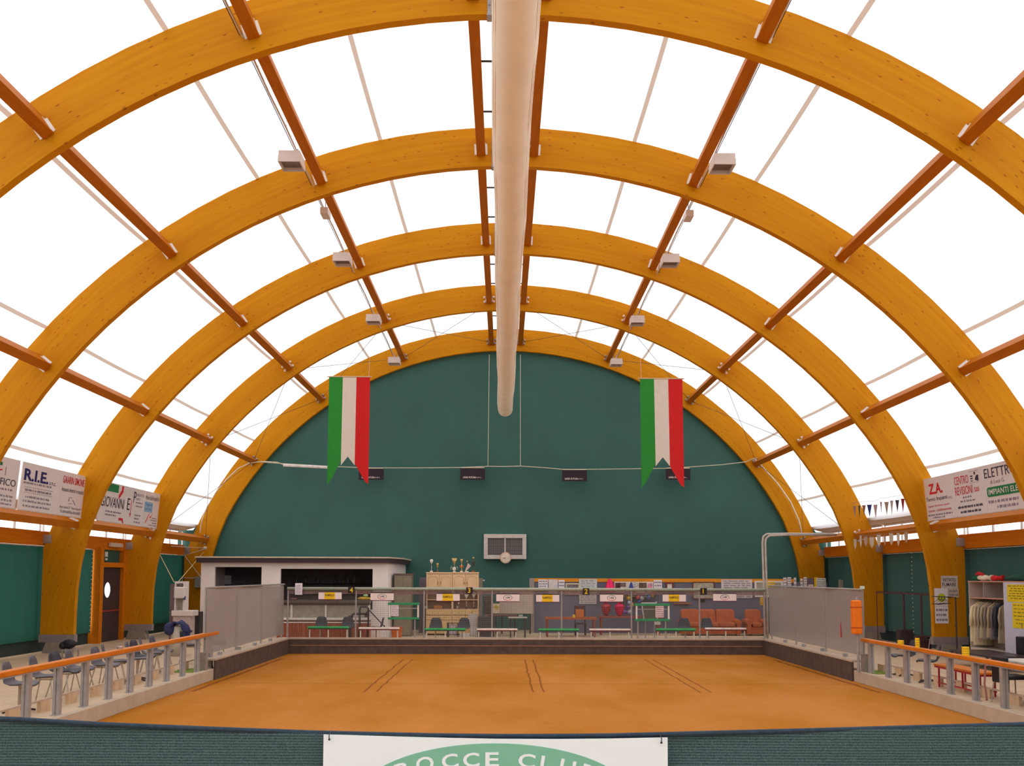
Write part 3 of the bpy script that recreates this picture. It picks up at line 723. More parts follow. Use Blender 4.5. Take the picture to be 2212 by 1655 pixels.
sign('signboard', 'signboard reading GAIARIN SIMONE in red, beside the third arch', -1, 26.11, 27.50, parts=[
    (S_RED, 't', 'GAIARIN SIMONE', .03, .88, 1.3, .20, .01), (S_BLK, 't', 'Impianti elettrici e tecnici', .0 + .02, .62, 1.33, .15), (S_GRY, 'r', .5, .50, .2, .015), (S_GRY, 'r', .48, .40, .05, .08), (S_GRY, 'r', .52, .33, .2, .015), (S_GRY, 'p', [(.75, .46), (.95, .33), (.93, .31), (.73, .44)]),
    (S_BLK, 't', 'Piazza Garibaldi, 37 - Tiezzo di Azzano X', .02, .18, 1.3, .08), (S_BLK, 't', 'Tel. 0434 640750 fax 0434 640871', .06, .06, 1.24, .08)])
sign('signboard', 'signboard half hidden by the third arch, with green and red shapes', -1, 28.6, 30.62, parts=[
    (S_BLK, 't', 'GIOVANNI', .1, .44, 1.75, .32), (S_GRN, 'r', .35, .92, .95, .24), (S_RED, 'p', [(1.55, 1.16), (1.68, 1.16), (1.68, .98), (1.36, .72), (1.36, .86), (1.55, 1.04)]), (S_GRY, 'l', .5, .28, 1.2, .06), (S_GRY, 'l', .5, .18, .8, .06), (S_RED, 'p', [(1.55, .16), (1.85, .16), (1.95, .0), (1.86, .0), (1.8, .08), (1.55, .08)])])
sign('signboard', 'signboard with slanted E P monogram and red stroke, PRESOTTO beside it', -1, 30.64, 32.12, parts=[
    (S_BLK, 't', 'E', .05, .45, .22, .38), (S_BLK, 't', 'P', .52, .72, .2, .36), (S_RED, 'r', .36, .3, .03, .5), (S_RED, 'p', [(.32, .36), (.43, .36), (.37, .22)]),
    (S_GRY, 't', 'PRESOTTO', .78, .95, .62, .09), (S_GRY, 't', 'ENNIO', .72, .82, .34, .08), (S_GRY, 'l', .75, .72, .55, .05), (S_GRY, 'l', .75, .6, .6, .05), (S_GRY, 'l', .75, .3, .5, .06), (S_GRY, 'l', .75, .19, .4, .06), (S_GRY, 'l', .75, .07, .5, .06)])
sign('signboard', 'signboard with pale blue panel and orange swoosh, beside the fourth arch', -1, 32.14, 33.50, parts=[
    (S_BLK, 't', 'Pittori Edili Fratelli Srl', .05, .92, 1.2, .14), (S_LB, 'r', .02, .5, .72, .34), (S_BLUE, 't', 'Tinteggiature', .07, .70, .6, .09), (S_BLUE, 't', 'Interni - Esterni', .07, .56, .6, .09),
    (S_OR, 'p', [(.2, .12), (.26, .12), (.52, .42), (.56, .44), (.48, .44)]), (S_OR, 'p', [(.56, .32), (.64, .3), (.78, .46), (.82, .48), (.7, .38), (.64, .38)]), (S_GRY, 'l', .8, .3, .45, .045), (S_GRY, 'l', .65, .22, .6, .045), (S_GRY, 'l', .85, .13, .4, .045), (S_GRY, 'l', .6, .05, .65, .045)])
sign('signboard', 'signboard with bold red Z.A. letters, right side beside the third arch', 1, 27.48, 25.66, parts=[
    (S_RED, 't', 'Z.A.', .28, .72, .84, .30, .03), (S_BLK, 't', 'Termo Impianti', .06, .50, 1.3, .14), (S_GRY, 't', 'snc', 1.42, .52, .2, .06), (S_RED, 't', 'impianti idrotermo sanitari', .15, .34, 1.3, .08), (S_RED, 't', 'cisterne - condizionamento', .12, .22, 1.4, .08), (S_GRY, 'l', .08, .11, 1.5, .055), (S_GRY, 'l', .35, .03, .8, .055)])
sign('signboard', 'signboard reading CENTRO REVISIONI sas in red, right side', 1, 25.65, 24.05, parts=[
    (S_RED, 't', 'CENTRO', .02, .84, .78, .22), (S_RED, 't', 'REVISIONI', .02, .56, .95, .22), (S_RED, 't', 'sas', 1.06, .58, .25, .11), (S_GRY, 'r', .86, 1.12, .48, .006), (S_GRY, 'r', .86, .82, .48, .006), (S_BLK, 'r', .92, .98, .12, .03), (S_BLK, 'r', .92, .92, .12, .03), (S_BLK, 'r', .93, .86, .1, .02), (S_BLK, 'r', 1.12, 1.03, .07, .06), (S_BLK, 'p', [(1.15, .88), (1.32, .84), (1.34, 1.0), (1.24, 1.0), (1.18, .95)]),
    (S_GRY, 'l', .4, .46, .5, .05), (S_GRY, 'l', .25, .36, .8, .05), (S_BLK, 'l', .08, .2, 1.35, .07), (S_BLK, 'l', .2, .07, 1.15, .07)])
sign('signboard', 'signboard with green IMPIANTI ELE panel, right side behind the second arch', 1, 24.04, 20.6, parts=[
    (S_BLK, 't', 'ELETTRO', .03, .86, 1.5, .24), (S_GRY, 't', 'di Lucii G.', .28, .70, .7, .10), (S_GRN, 'p', [(.08, .42), (.14, .38), (2.4, .38), (2.4, .62), (.14, .62), (.08, .58)]), (S_GRY, 'l', .1, .22, 1.4, .08), (S_GRY, 'l', .5, .08, 1.0, .08)])
b = MB()
xb, xt, h = X0 + 12.2, X0 + 12.1, 1.19
upv = Vector((xt - xb, 0, h)).normalized()
b.text('IMPIANTI ELETTRICI', Vector((xb, 24.04, 3.86)) + Vector((0, -1, 0)) * .16 + upv * .43, (0, -1, 0), upv, 2.1, .14, off=.012, bold=.01)
o = b.build('lettering', WHT, [x for x in bpy.data.objects if x.get('label', '').startswith('signboard with green IMPIANTI')][0])

# ------------------------------------------------------------------ fences round the far end of the court
FNET = mat('grey_net', (158, 148, 142), .9, var=.05, scale=60, transp=.10)
PIPE = mat('green_grey_pipe', (168, 172, 152), .45, .2, var=.12, scale=14)
YF = 30.82
xa, xb = P(621, 1275, YF).x, P(1652, 1275, YF).x
t = thing('wire_fence', 'wire mesh fence with thick top pipe across the far end of the court', 'fence', ((xa + xb) / 2, YF, .25))
zt = 1.80
MB().tube([(xa, YF, zt), (xb, YF, zt)], .055, 10).build('top_rail', PIPE, t, smooth=True)
MB().box(xa, xb, YF - .012, YF + .012, zt - .17, zt - .055).build('top_band', mat('mauve_band', (150, 122, 120), .8, var=.1, scale=12, transp=.45), t)
xs = [P(x, 1300, YF).x for x in (622, 769, 916, 1063, 1213, 1364, 1511, 1651)]
for x in xs: MB().tube([(x, YF, .25), (x, YF, zt)], .028, 8).build('post', GREY, t)
WIRE = mat('fence_wire', (128, 122, 112), .5, .3)
for k in range(7):
    b = MB(); x0, x1 = xs[k] + .02, xs[k + 1] - .02; n = int((x1 - x0) / .05)
    for q in range(n + 1): xx = x0 + (x1 - x0) * q / n; b.box(xx - .003, xx + .003, YF - .002, YF + .002, .25, zt - .03)
    for q in range(24): zz = .28 + q * .0615; b.box(x0, x1, YF - .004, YF, zz - .0025, zz + .0025)
    o = b.build('wire_mesh', WIRE, t); o['kind'] = 'stuff'
for sd, sn, xx in ((-1, 'left', CL - .15), (1, 'right', CR + .16)):
    t = thing('net_screen', 'grey net screen along the %s side of the far court end' % sn, 'screen', (xx, 26.7, .25), 'grey net screens')
    y0, y1 = 22.7, 30.7; n = 24
    zt_ = lambda y: 1.90 + .04 * (y - y0) / (y1 - y0)
    rows = [[(xx + .02 * math.sin(k * .9 + j * .4), y0 + (y1 - y0) * k / n, z_ if j == 0 else z_) for k in range(n + 1)] for j, z_ in enumerate((.36, .9, 1.4, 1.9))]
    MB().grid(rows).build('netting', FNET, t, smooth=True)
    MB().tube([(xx, y0, 1.92), (xx, y1, 1.94)], .025, 8).build('top_rail', GREY, t)
    for y in (22.75, 25.4, 28.0, 30.55): MB().box(xx - sd * .0 - .02 + sd * .03, xx + .02 + sd * .03, y - .02, y + .02, .25, 1.92).build('post', GREY, t)
    for y in (23.9, 25.6, 27.2, 29): MB().box(xx - .05, xx + .05, y - .04, y + .04, .25, .33).build('clamp', GREY, t)
    b = MB().box(xx - .10, xx + .10, 22.45, 22.62, 0, .42)
    tag(b.build('post_footing', CONCG), 'short grey block at the near foot of the %s net screen' % sn, 'block')
# tall pipe bent over the right corner of the fence
YC = 30.9
b = MB()
for dx in (0, .09):
    q = [P(1652, 1372, YC), P(1650, 1270, YC), P(1647, 1172, YC), P(1649, 1159, YC), P(1656, 1154, YC)]
    q = [v_ + Vector((dx, 0, -dx * .6 if i > 2 else 0)) for i, v_ in enumerate(q)] + [P(1700, 1153, 32.1) + Vector((0, 0, -dx * .5)), P(1806, 1154, 35.0) + Vector((0, 0, -dx * .4))]
    q[0].z = .25
    b.tube(q, .035, 8)
tag(b.build('bent_pipe', mat('pale_grey_pipe', (196, 184, 174), .5), smooth=True), 'tall grey double pipe rising at the right fence corner and bending to the wall', 'pipe')

# numbers and sponsor plates on the far fence
NUMB = mat('black_board', (44, 34, 34), .6)
YN = YF - .08
for px, dg, py in ((759, '4', 1275), (1014, '3', 1276), (1266, '2', 1278), (1520, '1', 1277.5)):
    x0, x1, z0, z1 = rect(px - 7, py - 7, px + 7, py + 7, YN)
    t = thing('number_plate', 'black lane plate with a yellow %s on the fence pipe' % {'1': 'one, rightmost of the four', '2': 'two, right of the clock', '3': 'three, above the right cream cupboard', '4': 'four, below the bar opening'}[dg], 'sign', ((x0 + x1) / 2, YN, z0))
    MB().box(x0, x1, YN - .01, YN + .01, z0, z1).build('plate', NUMB, t)
    MB().text(dg, ((x0 + x1) / 2 - (.05 if dg != '1' else .035), YN - .01, z0 + .03), (1, 0, 0), (0, 0, 1), .11, .155, bold=.02, keep=True).build('numeral', YEL, t)
PLT = mat('plate_white', (252, 236, 230), .5, var=.02)
def plate(px, py, kind, label, tilt=0):
    x0, x1, z0, z1 = rect(px - 25, py - 7.6, px + 25, py + 7.6, YN)
    t = thing('sponsor_plate', label, 'sign', ((x0 + x1) / 2, YN, z0), 'white sponsor plates on the far fence')
    MB().box(x0, x1, YN - .012, YN + .012, z0, z1).build('plate', PLT, t)
    MB().box(x0, x1, YN - .02, YN + .02, z1, z1 + .022).build('clip_bar', BLK, t)
    MB().box(x0, x1, YN - .02, YN + .02, z0 - .02, z0).build('clip_bar', mat('plum_bar', (110, 30, 60), .6), t)
    if kind == 'y':
        xc = (x0 + x1) / 2 - .01
        MB().box(xc - .17, xc + .17, YN - .016, YN - .012, z0, z1).build('yellow_panel', YEL, t)
        MB().text('RAMPOLO', (xc - .145, YN - .016, z0 + .09), (1, 0, 0), (0, 0, 1), .29, .075, bold=.03).build('lettering', mat('brown_ink', (120, 84, 20), .6), t)
    else:
        xc, zc = (x0 + x1) / 2, (z0 + z1) / 2; b = MB(); n = 28
        for k in range(n):
            a0, a1 = 2 * PI * k / n, 2 * PI * (k + 1) / n
            b.mi = 0 if math.sin((a0 + a1) / 2) > -.2 else 1
            b.slab([(xc + .145 * math.cos(a0), YN - .012, zc + .088 * math.sin(a0)), (xc + .145 * math.cos(a1), YN - .012, zc + .088 * math.sin(a1)), (xc + .128 * math.cos(a1), YN - .012, zc + .074 * math.sin(a1)), (xc + .128 * math.cos(a0), YN - .012, zc + .074 * math.sin(a0))], (0, -.004, 0))
        b.build('oval_ring', [mat('ring_green', (70, 130, 110), .6), mat('ring_red', (220, 90, 80), .6)], t)
        MB().text('UBI', (xc - .07, YN - .012, zc - .025), (1, 0, 0), (0, 0, 1), .14, .06, bold=.02).build('lettering', INK, t)
plate(713, 1287, 'y', 'white plate with yellow centre on the fence below number 4')
plate(825.5, 1289, 'o', 'white plate with oval emblem right of number 4')
plate(968, 1290.5, 'y', 'white plate with yellow centre left of number 3')
plate(1097, 1291.5, 'o', 'white plate with oval emblem right of number 3')
plate(1183, 1292.5, 'y', 'white plate with yellow centre left of number 2')
plate(1321, 1292, 'o', 'white plate with oval emblem right of number 2')
plate(1456.5, 1292, 'y', 'white plate with yellow centre left of number 1')
plate(1565.5, 1290.5, 'o', 'white plate with oval emblem right of number 1')
x0, x1, z0, z1 = rect(637.5, 1260, 653, 1285, YN)
o = tag(MB().box(x0, x1, YN - .005, YN + .005, z0, z1).build('notice_sheet', PAPER), 'white notice sheet hung on the left end of the fence pipe', 'paper')
b = MB()
for k in range(7): b.box(x0 + .03, x1 - .03 - .02 * (k % 3), YN - .008, YN - .005, z0 + .05 + .04 * k, z0 + .06 + .04 * k)
b.build('print', GINK, o)['kind'] = 'stuff'

# low bars standing on the end board, green and white in turn
def rest_bar(px0, px1, py, col, label):
    Y = 30.735
    xa_, xb_ = P(px0, py, Y).x, P(px1, py, Y).x; z = P((px0 + px1) / 2, py, Y).z
    t = thing('rest_bar', label, 'bar', ((xa_ + xb_) / 2, Y, .25), 'low %s bars on the end board' % col)
    m = mat('bar_green', (66, 184, 104), .5) if col == 'green' else mat('bar_white_paint', (246, 234, 222), .5)
    MB().box(xa_, xb_, Y - .05, Y + .05, z - .022, z + .032).build('bar', m, t, bevel=.01)
    MB().box(xa_ + .02, xb_ - .02, Y - .04, Y + .04, z - .055, z - .022).build('under_rail', mat('plum_underside', (110, 50, 66), .7) if col == 'white' else mat('dark_green_underside', (50, 86, 70), .7), t)  # shading below each bar, put in as a darker coloured strip
    for x in (xa_ + .06, (xa_ + xb_) / 2, xb_ - .06):
        MB().box(x - .02, x + .02, Y - .02, Y + .02, 0, z - .07).build('leg', mat('leg_cream', (206, 196, 180), .5), t)
rest_bar(665, 754, 1355.5, 'green', 'low green bar on the end board, first from the left')
rest_bar(775, 863, 1357.5, 'white', 'low white bar on the end board below the folded machine frame')
rest_bar(918, 1006, 1359.5, 'green', 'low green bar in front of the cream cupboards')
rest_bar(1030, 1118, 1360, 'white', 'low white bar below the large beige board')
rest_bar(1163, 1251, 1360.5, 'green', 'low green bar in front of the wooden table')
rest_bar(1273, 1362, 1360.5, 'white', 'low white bar below the wrapped easter eggs')
rest_bar(1417, 1503, 1360, 'green', 'low green bar at the left end of the orange sofa')
rest_bar(1523, 1612, 1358.5, 'white', 'low white bar in front of the orange sofa, last on the right')
# two score racks with green bars
def score_rack(px0, px1, pyt, pyb, label, paper):
    Y = 30.72
    x0, x1, z0, z1 = rect(px0, pyt, px1, pyb, Y)
    t = thing('score_rack', label, 'rack', ((x0 + x1) / 2, Y, .25), 'score racks with green bars')
    for nm, z in (('top_bar', z1), ('bottom_bar', z0)): MB().box(x0, x1, Y - .05, Y + .05, z - .035, z + .035).build(nm, GREEN, t, bevel=.008)
    for x in (x0 + .06, x1 - .04): MB().box(x - .025, x + .025, Y - .03, Y + .03, z0, z1).build('upright', WHT, t)
    for x in (x0 + .10, x1 - .14): MB().tube([(x, Y, .25), (x, Y, z0)], .024, 8).build('leg', GREY, t)
    MB().box(x0 + .08, x1 - .05, Y + .02, Y + .03, z1 - .16, z1 - .13).build('cross_wire', GREY, t)
    return Y, t
score_rack(838, 906, 1304.5, 1336, 'green barred score rack on the end board, left of the cream cupboards', None)
score_rack(1371, 1447, 1306.5, 1339.5, 'green barred score rack on the end board, left of the orange sofa', None)
def sheet(px0, py0, px1, py1, Y, label, cat='paper', m=None, lines=6, group=None, name='poster', t_=.006, ink=None):
    x0, x1, z0, z1 = rect(px0, py0, px1, py1, Y)
    o = MB().box(x0, x1, Y - t_, Y, z0, z1).build(name, m or PAPER); tag(o, label, cat, group)
    if lines:
        b = MB()
        for k in range(lines):
            zz = z1 - (z1 - z0) * (k + .7) / (lines + .5); q = x0 + (x1 - x0) * .08
            while q < x1 - (x1 - x0) * .15:
                w_ = min((x1 - x0) * random.uniform(.08, .3), x1 - (x1 - x0) * .06 - q)
                if w_ <= 0: break
                b.box(q, q + w_, Y - t_ - .003, Y - t_, zz - (z1 - z0) * .25 / lines, zz + (z1 - z0) * .12 / lines); q += w_ + (x1 - x0) * .05
        c_ = b.build('print', ink or GINK, o); c_['kind'] = 'stuff'
    return o
sheet(845, 1307, 861, 1331, 30.69, 'white notice sheet clipped in the left score rack')
sheet(1416, 1309, 1433.5, 1334, 30.69, 'pinkish notice sheet clipped in the right score rack', lines=5, m=mat('pink_paper', (244, 214, 214), .7))
x0, x1, z0, z1 = rect(1386, 1303, 1417, 1339, 32.02)
t = thing('chalkboard', 'grey chalkboard with white frame leaning behind the right score rack', 'board', ((x0 + x1) / 2, 32.0, 0))
MB().box(x0, x1, 32.0, 32.02, z0, z1).build('panel', mat('chalk_grey', (112, 112, 100), .8, var=.15, scale=20), t)
b = MB(); b.bar((x0, 31.98, z1), (x1, 31.98, z1), .03, .05); b.bar((x0 - .0, 31.98, z1), (x0 + .07, 31.98, z0), .03, .05, (0, 1, 0)); b.bar((x1, 31.98, z1 + .06), (x1 + .05, 31.98, z0 - .1), .03, .05, (0, 1, 0)); b.build('frame', WHT, t)
for x in (x0 + .12, x1 - .05): MB().tube([(x, 32.03, 0), (x, 32.03, z0 + .1)], .02, 6).build('leg', GREY, t)
MB().box(x1 - .06, x1 + .13, 31.93, 31.99, z0 - .16, z0 - .06).build('eraser_tray', WHT, t)

# ------------------------------------------------------------------ rails along the court
def rail(sd, x, ys, label, zt, th):
    t = thing('court_rail', label, 'rail', (x, ys[0], 0), 'varnished rails beside the court')
    y0, y1 = ys[0] - .5, ys[-1] + .45
    MB().box(x - .07, x + .07, y0, y1, zt, zt + th).build('handrail', HAND, t, bevel=.015)
    MB().box(x - .025 - .03, x + .025 + .03, y0 + .3, y1 - .1, zt - .02, zt).build('under_strip', GREY, t)
    for y in ys:
        b = MB()
        for q in (-1, 1): b.box(x + q * .032 - .02, x + q * .032 + .02, y - .05, y + .05, .012, zt - .02)
        b.box(x - .02, x + .02, y - .035, y + .035, .012, zt - .02)
        b.box(x - .07, x + .07, y - .07, y + .07, 0, .014)
        b.build('post', GREY, t)
    # kick board on blocks behind the posts
    xk = x + sd * .42
    MB().box(xk - .02, xk + .02, y0, y1 - .3, .17, .20).build('kick_strip', mat('pale_strip', (196, 170, 148), .6), t)
    for y in ys[::1]:
        MB().box(xk - .03, xk + .03, y + .28, y + .62, 0, .17).build('kick_block', mat('sand_block', (214, 180, 142), .8), t)
rail(-1, -7.05, [14.35 + .985 * k for k in range(-4, 10)], 'varnished orange handrail on steel posts along the left side of the court', .772, .082)
rail(1, 8.50, [16.35 + .985 * k for k in range(-6, 7)], 'varnished orange handrail on steel posts along the right side of the court', .705, .075)
# silver ring on the left rail
c = Vector((-7.05, 17.75, .854))
tag(MB().lathe([(.05, 0), (.055, .01), (.055, .05), (.03, .055)], c, 12).build('ashtray', mat('polished_tin', (222, 220, 224), .2, .8)), 'small shiny tin standing on the left handrail', 'tin')

# ------------------------------------------------------------------ shell chairs
prof = [(.225, .415, .17), (.22, .44, .20), (.12, .445, .225), (0, .435, .235), (-.10, .435, .23), (-.165, .46, .225), (-.205, .53, .215), (-.23, .64, .195), (-.25, .74, .165), (-.262, .80, .11)]
def shell(mb):
    rows = []
    for x, z, w in prof:
        row = []
        for j in range(9):
            u = j / 4 - 1; up_ = .035 * abs(u) ** 2.5
            bx = .03 * abs(u) ** 2 if z > .5 else 0
            row.append((x + bx, w * u, z + (up_ if z < .5 else 0)))
        rows.append(row)
    mb.grid(rows)
def chair(kind, label, m):
    t = thing('shell_chair', label, 'chair', (0, 0, 0), 'grey plastic shell chairs')
    b = MB(); shell(b); b.build('seat_shell', m, t, smooth=True, solid=.014)
    if kind == 'legs':
        for sx in (-1, 1):
            for sy in (-1, 1):
                MB().tube([(sx * .13, sy * .14, .42), (sx * .22, sy * .21, 0)], .011, 6).build('leg', CHROME, t)
        b = MB().tube([(.20, -.14, .415), (.20, .14, .415), (-.15, .16, .415), (-.15, -.16, .415), (.20, -.14, .415)], .012, 6); b.build('seat_frame', CHROME, t)
    else:
        MB().tube([(0, 0, .06), (0, 0, .42)], .024, 8).build('stem', CHROME, t)
        for k in range(4):
            a = PI / 4 + k * PI / 2; MB().tube([(0, 0, .07), (.26 * math.cos(a), .26 * math.sin(a), .02)], .018, 6).build('foot', DRK, t)
    return t
CH_D = mat('dark_shell', (62, 60, 68), .45, var=.08)
protoA = chair('legs', 'x', CHAIRM); protoB = chair('stem', 'x', CHAIRM); protoC = chair('stem', 'x', CH_D); protoD = chair('legs', 'x', CH_D)
used = set()
def place(proto, x, y, rz, label, group=None):
    if proto.name in used: o = dup(proto, (x, y, 0), rz, label)
    else: used.add(proto.name); o = proto; o.location = (x, y, 0); o.rotation_euler = (0, 0, rz); o['label'] = label; W[o.name] = Vector((x, y, 0))
    if group: o['group'] = group
    return o
rowY = [(8.06, 15.6, protoB, .1), (8.2, 16.75, protoA, .12), (8.3, 17.7, protoD, -.15), (8.27, 18.25, protoA, .1), (8.08, 18.95, protoA, -.05), (8.2, 19.7, protoA, .35), (7.98, 20.35, protoB, .2), (8.12, 21.0, protoD, -.1), (8.22, 21.75, protoA, .3), (8.24, 22.45, protoA, 0), (8.2, 24.4, protoD, .1), (7.75, 25.2, protoD, .3), (8.05, 26.0, protoD, 0)]
ordn = ['nearest', 'second', 'third', 'fourth', 'fifth', 'sixth', 'seventh', 'eighth', 'ninth', 'tenth', 'eleventh', 'twelfth', 'last']
for k, (xx, yy, pr, r_) in enumerate(rowY):
    kind = 'swivel' if pr is protoB else 'four legged'
    place(pr, -xx + .26, yy + .05, r_, '%s %s shell chair behind the left rail, %s from the camera' % ('charcoal' if pr in (protoC, protoD) else 'grey', kind, ordn[k]), 'shell chairs behind the left rail')
def back_chair(px, Y, rz, label, pr=None): place(pr or protoC, P(px, 1350, Y).x, Y, rz, label, 'shell chairs behind the far fence')
back_chair(692, 33.4, -PI / 2, 'dark shell chair by the bar counter, left of the pair behind the first green bar')
back_chair(752, 33.2, -PI / 2 + .2, 'dark shell chair by the bar counter, beside the folded machine frame')
back_chair(813, 33.0, PI, 'dark shell chair turned sideways in front of the white pilaster')
back_chair(941, 32.6, -PI / 2, 'dark swivel chair in front of the left cream cupboard')
back_chair(999, 32.6, -PI / 2 - .25, 'dark swivel chair in front of the right cream cupboard')
back_chair(1480, 33.0, -PI / 2, 'dark chair in front of the left half of the orange sofa')
back_chair(1530, 33.2, -PI / 2 + .1, 'dark chair in front of the middle of the orange sofa')

# ------------------------------------------------------------------ bar kiosk at the far left
BW = mat('bar_white', (248, 236, 230), .6, var=.03, scale=2)
FASC = mat('bar_fascia', (66, 50, 54), .6, var=.08)
BY = 35.0
xl, xw1, xw2, xv1, xv2, xr = [P(x, 1240, BY).x for x in (434, 464, 565, 606, 805, 838)]
ztop = P(640, 1216, BY).z; zw1t, zw1b = P(515, 1225, BY).z, P(515, 1272, BY).z; zv = P(700, 1229, BY).z
t = thing('bar_kiosk', 'white bar kiosk with dark fascia and wide serving openings, far left', 'kiosk', ((xl + xr) / 2, 37, 0))
xre = P(857, 1240, 36.4).x
b = MB()
b.box(xl, xw1, BY, BY + .12, 0, ztop); b.box(xw1, xw2, BY, BY + .12, zw1t, ztop); b.box(xw1, xw2, BY, BY + .12, 0, zw1b); b.box(xw2, xv1, BY, BY + .12, 0, ztop)
b.box(xv1, xv2, BY, BY + .12, zv, ztop); b.box(xv1, xv2, BY, BY + .12, 0, 1.0); b.box(xv2, xr, BY, BY + .12, 0, ztop)
b.slab([(xr, BY, 0), (xre, 36.4, 0), (xre, 36.4, ztop), (xr, BY, ztop)], (-.1, .08, 0))
b.box(xre - .12, xre, 36.4, 39.7, 0, ztop); b.box(xl, xl + .12, BY + .12, 39.7, 0, ztop); b.box(xl + .12, xre - .12, 39.55, 39.7, 0, ztop)
b.build('wall', BW, t)
b = MB(); b.slab([(xl - .12, BY - .2, ztop), (xr + .05, BY - .2, ztop), (xre + .18, 36.35, ztop), (xre + .18, 39.75, ztop), (xl - .12, 39.75, ztop)], (0, 0, .17)); b.build('fascia', FASC, t)
b = MB(); b.slab([(xl - .16, BY - .24, ztop + .17), (xr + .07, BY - .24, ztop + .17), (xre + .22, 36.33, ztop + .17), (xre + .22, 39.78, ztop + .17), (xl - .16, 39.78, ztop + .17)], (0, 0, .05)); b.build('roof_edge', mat('roof_edge', (216, 200, 178), .6), t)
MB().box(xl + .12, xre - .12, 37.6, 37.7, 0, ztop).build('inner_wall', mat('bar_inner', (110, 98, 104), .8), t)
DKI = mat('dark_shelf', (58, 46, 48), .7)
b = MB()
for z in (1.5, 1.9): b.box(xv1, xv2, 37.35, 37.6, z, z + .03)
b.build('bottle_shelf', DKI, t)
MB().box(xv1 - .05, xv2 - .02, BY - .5, BY + .35, P(700, 1300, BY - .5).z - .05, P(700, 1297, BY - .5).z).build('counter_top', mat('counter_dark', (96, 84, 76), .4), t)
zc0 = P(700, 1336, BY - .45).z; zc1 = P(700, 1307, BY - .45).z; zct = P(700, 1300, BY - .5).z - .05
MB().box(xv1 - .02, xv2 - .05, BY - .42, BY - .02, zc1, zct).build('counter_front', mat('counter_brown', (78, 64, 60), .7), t)
MB().box(xv1, xv2 - .06, BY - .36, BY - .01, zc0, zc1).build('display_glass', mat('display_grey', (166, 160, 144), .15, var=.15, scale=5), t)
b = MB()
for px in (629, 703, 797): x = P(px, 1320, BY - .45).x; b.box(x - .03, x + .03, BY - .42, BY - .36, zc0, zc1)
b.build('display_bar', WHT, t)
b = MB(); zl = P(700, 1344.5, BY - .45).z
b.box(xv1, xv2 - .05, BY - .45, BY - .02, zc0 - .06, zc0 + .02); b.build('white_ledge', WHT, t)
MB().box(xv1, xv2 - .05, BY - .40, BY - .02, zl, zc0 - .06).build('ledge_band', mat('band_brown', (120, 82, 72), .6), t)
MB().box(xv1, xv2 - .05, BY - .43, BY - .02, zl - .03, zl + .01).build('white_ledge', WHT, t)
b = MB(); n = 64
for k in range(n): x0 = xv1 + (xv2 - .05 - xv1) * k / n; b.box(x0, x0 + (xv2 - .05 - xv1) / n * .72, BY - .41, BY - .36, 0, zl - .03)
b.box(xv1, xv2 - .05, BY - .36, BY - .02, 0, zl - .03)
b.build('slat_cladding', mat('red_slats', (176, 92, 62), .6, var=.2, scale=9, stretch=(4, 1, .6)), t)
MB().box(xw1 + .0, xw1 + .9, BY - .03, BY, 0, zw1b).build('door', mat('bar_door', (228, 212, 202), .5), t)
o = MB().tube([(xw1 - .08, BY - .05, P(460, 1304, BY).z), (xw1 + .05, BY - .05, P(460, 1304, BY).z)], .03, 8).build('handle', BLK, t)
x0, x1, z0, z1 = rect(429.5, 1202, 461, 1206, BY)
# things inside the bar
for k, (px, py, hh) in enumerate(((724, 1254, .3), (660, 1246, .24), (765, 1250, .3), (686, 1250, .25), (742, 1248, .27), (752, 1249, .22), (640, 1250, .26), (780, 1251, .25))):
    x = P(px, py, 37.45).x
    o = MB().lathe([(.04, 0), (.045, .02), (.045, hh * .6), (.018, hh * .75), (.018, hh)], (x, 37.48, 1.93), 8).build('bottle', mat('bottle_%d' % (k % 3), ((90, 100, 90), (120, 96, 60), (150, 140, 140))[k % 3], .2))
    tag(o, 'dim bottle on the back shelf inside the dark bar opening', 'bottle', 'bottles in the bar')
c = P(725, 1252, 35.6)
o = tag(MB().box(c.x - .13, c.x + .13, 35.5, 35.7, 1.36, 1.66).build('coffee_machine', mat('machine_grey', (96, 92, 98), .3, .5), bevel=.03), 'small grey machine standing on the bar counter in the big opening', 'machine')
MB().disc((c.x, 35.49, 1.52), .07, 'y', .01, 16).build('dial', BLK, o)
x0, x1, z0, z1 = rect(483, 1243, 498, 1262, 37.5)
tag(MB().box(x0, x1, 37.56, 37.58, z0, z1).build('notice_sheet', PAPER), 'pale sheet on the inner wall seen through the small bar opening', 'paper')
c = P(463, 1275, BY)
o = MB().disc((c.x, BY - .012, c.z), .09, 'y', .01, 20).build('round_sticker', WHT); tag(o, 'small green, white and red round sticker on the bar wall', 'sticker')
for dz, m in ((.045, mat('sticker_green', (120, 190, 50), .5)), (-.055, RED)): MB().disc((c.x, BY - .016, c.z + dz), .06, 'y', .004, 14, sz=.6).build('colour_patch', m, o)
# counter clutter: yellow and green cloth, small bowl
c = P(812, 1294, BY - .2)
zc_ = P(700, 1297, BY - .5).z
cx = P(787, 1292, BY - .1).x
b = MB().ball((cx, BY - .1, zc_ + .06), .1, 10, 2.6, 1.2, .6); o = b.build('yellow_cloth', mat('yellow_cloth', (222, 178, 50), .8, var=.25, scale=9), smooth=True); tag(o, 'crumpled yellow cloth on the right end of the bar counter', 'cloth')
b = MB().ball((P(790, 1286, BY - .1).x, BY - .1, zc_ + .17), .06, 10, 1.5, 1, .7); tag(b.build('sun_hat', mat('pale_green', (176, 214, 160), .7), smooth=True), 'pale green hat lying on the yellow cloth on the bar', 'hat')
b = MB().lathe([(.03, 0), (.11, .03), (.13, .06), (.10, .06)], (P(634, 1290, BY - .2).x, BY - .2, zc_), 14); tag(b.build('dish', mat('pink_dish', (190, 130, 120), .5), smooth=True), 'small pinkish dish on the left end of the bar counter', 'dish')
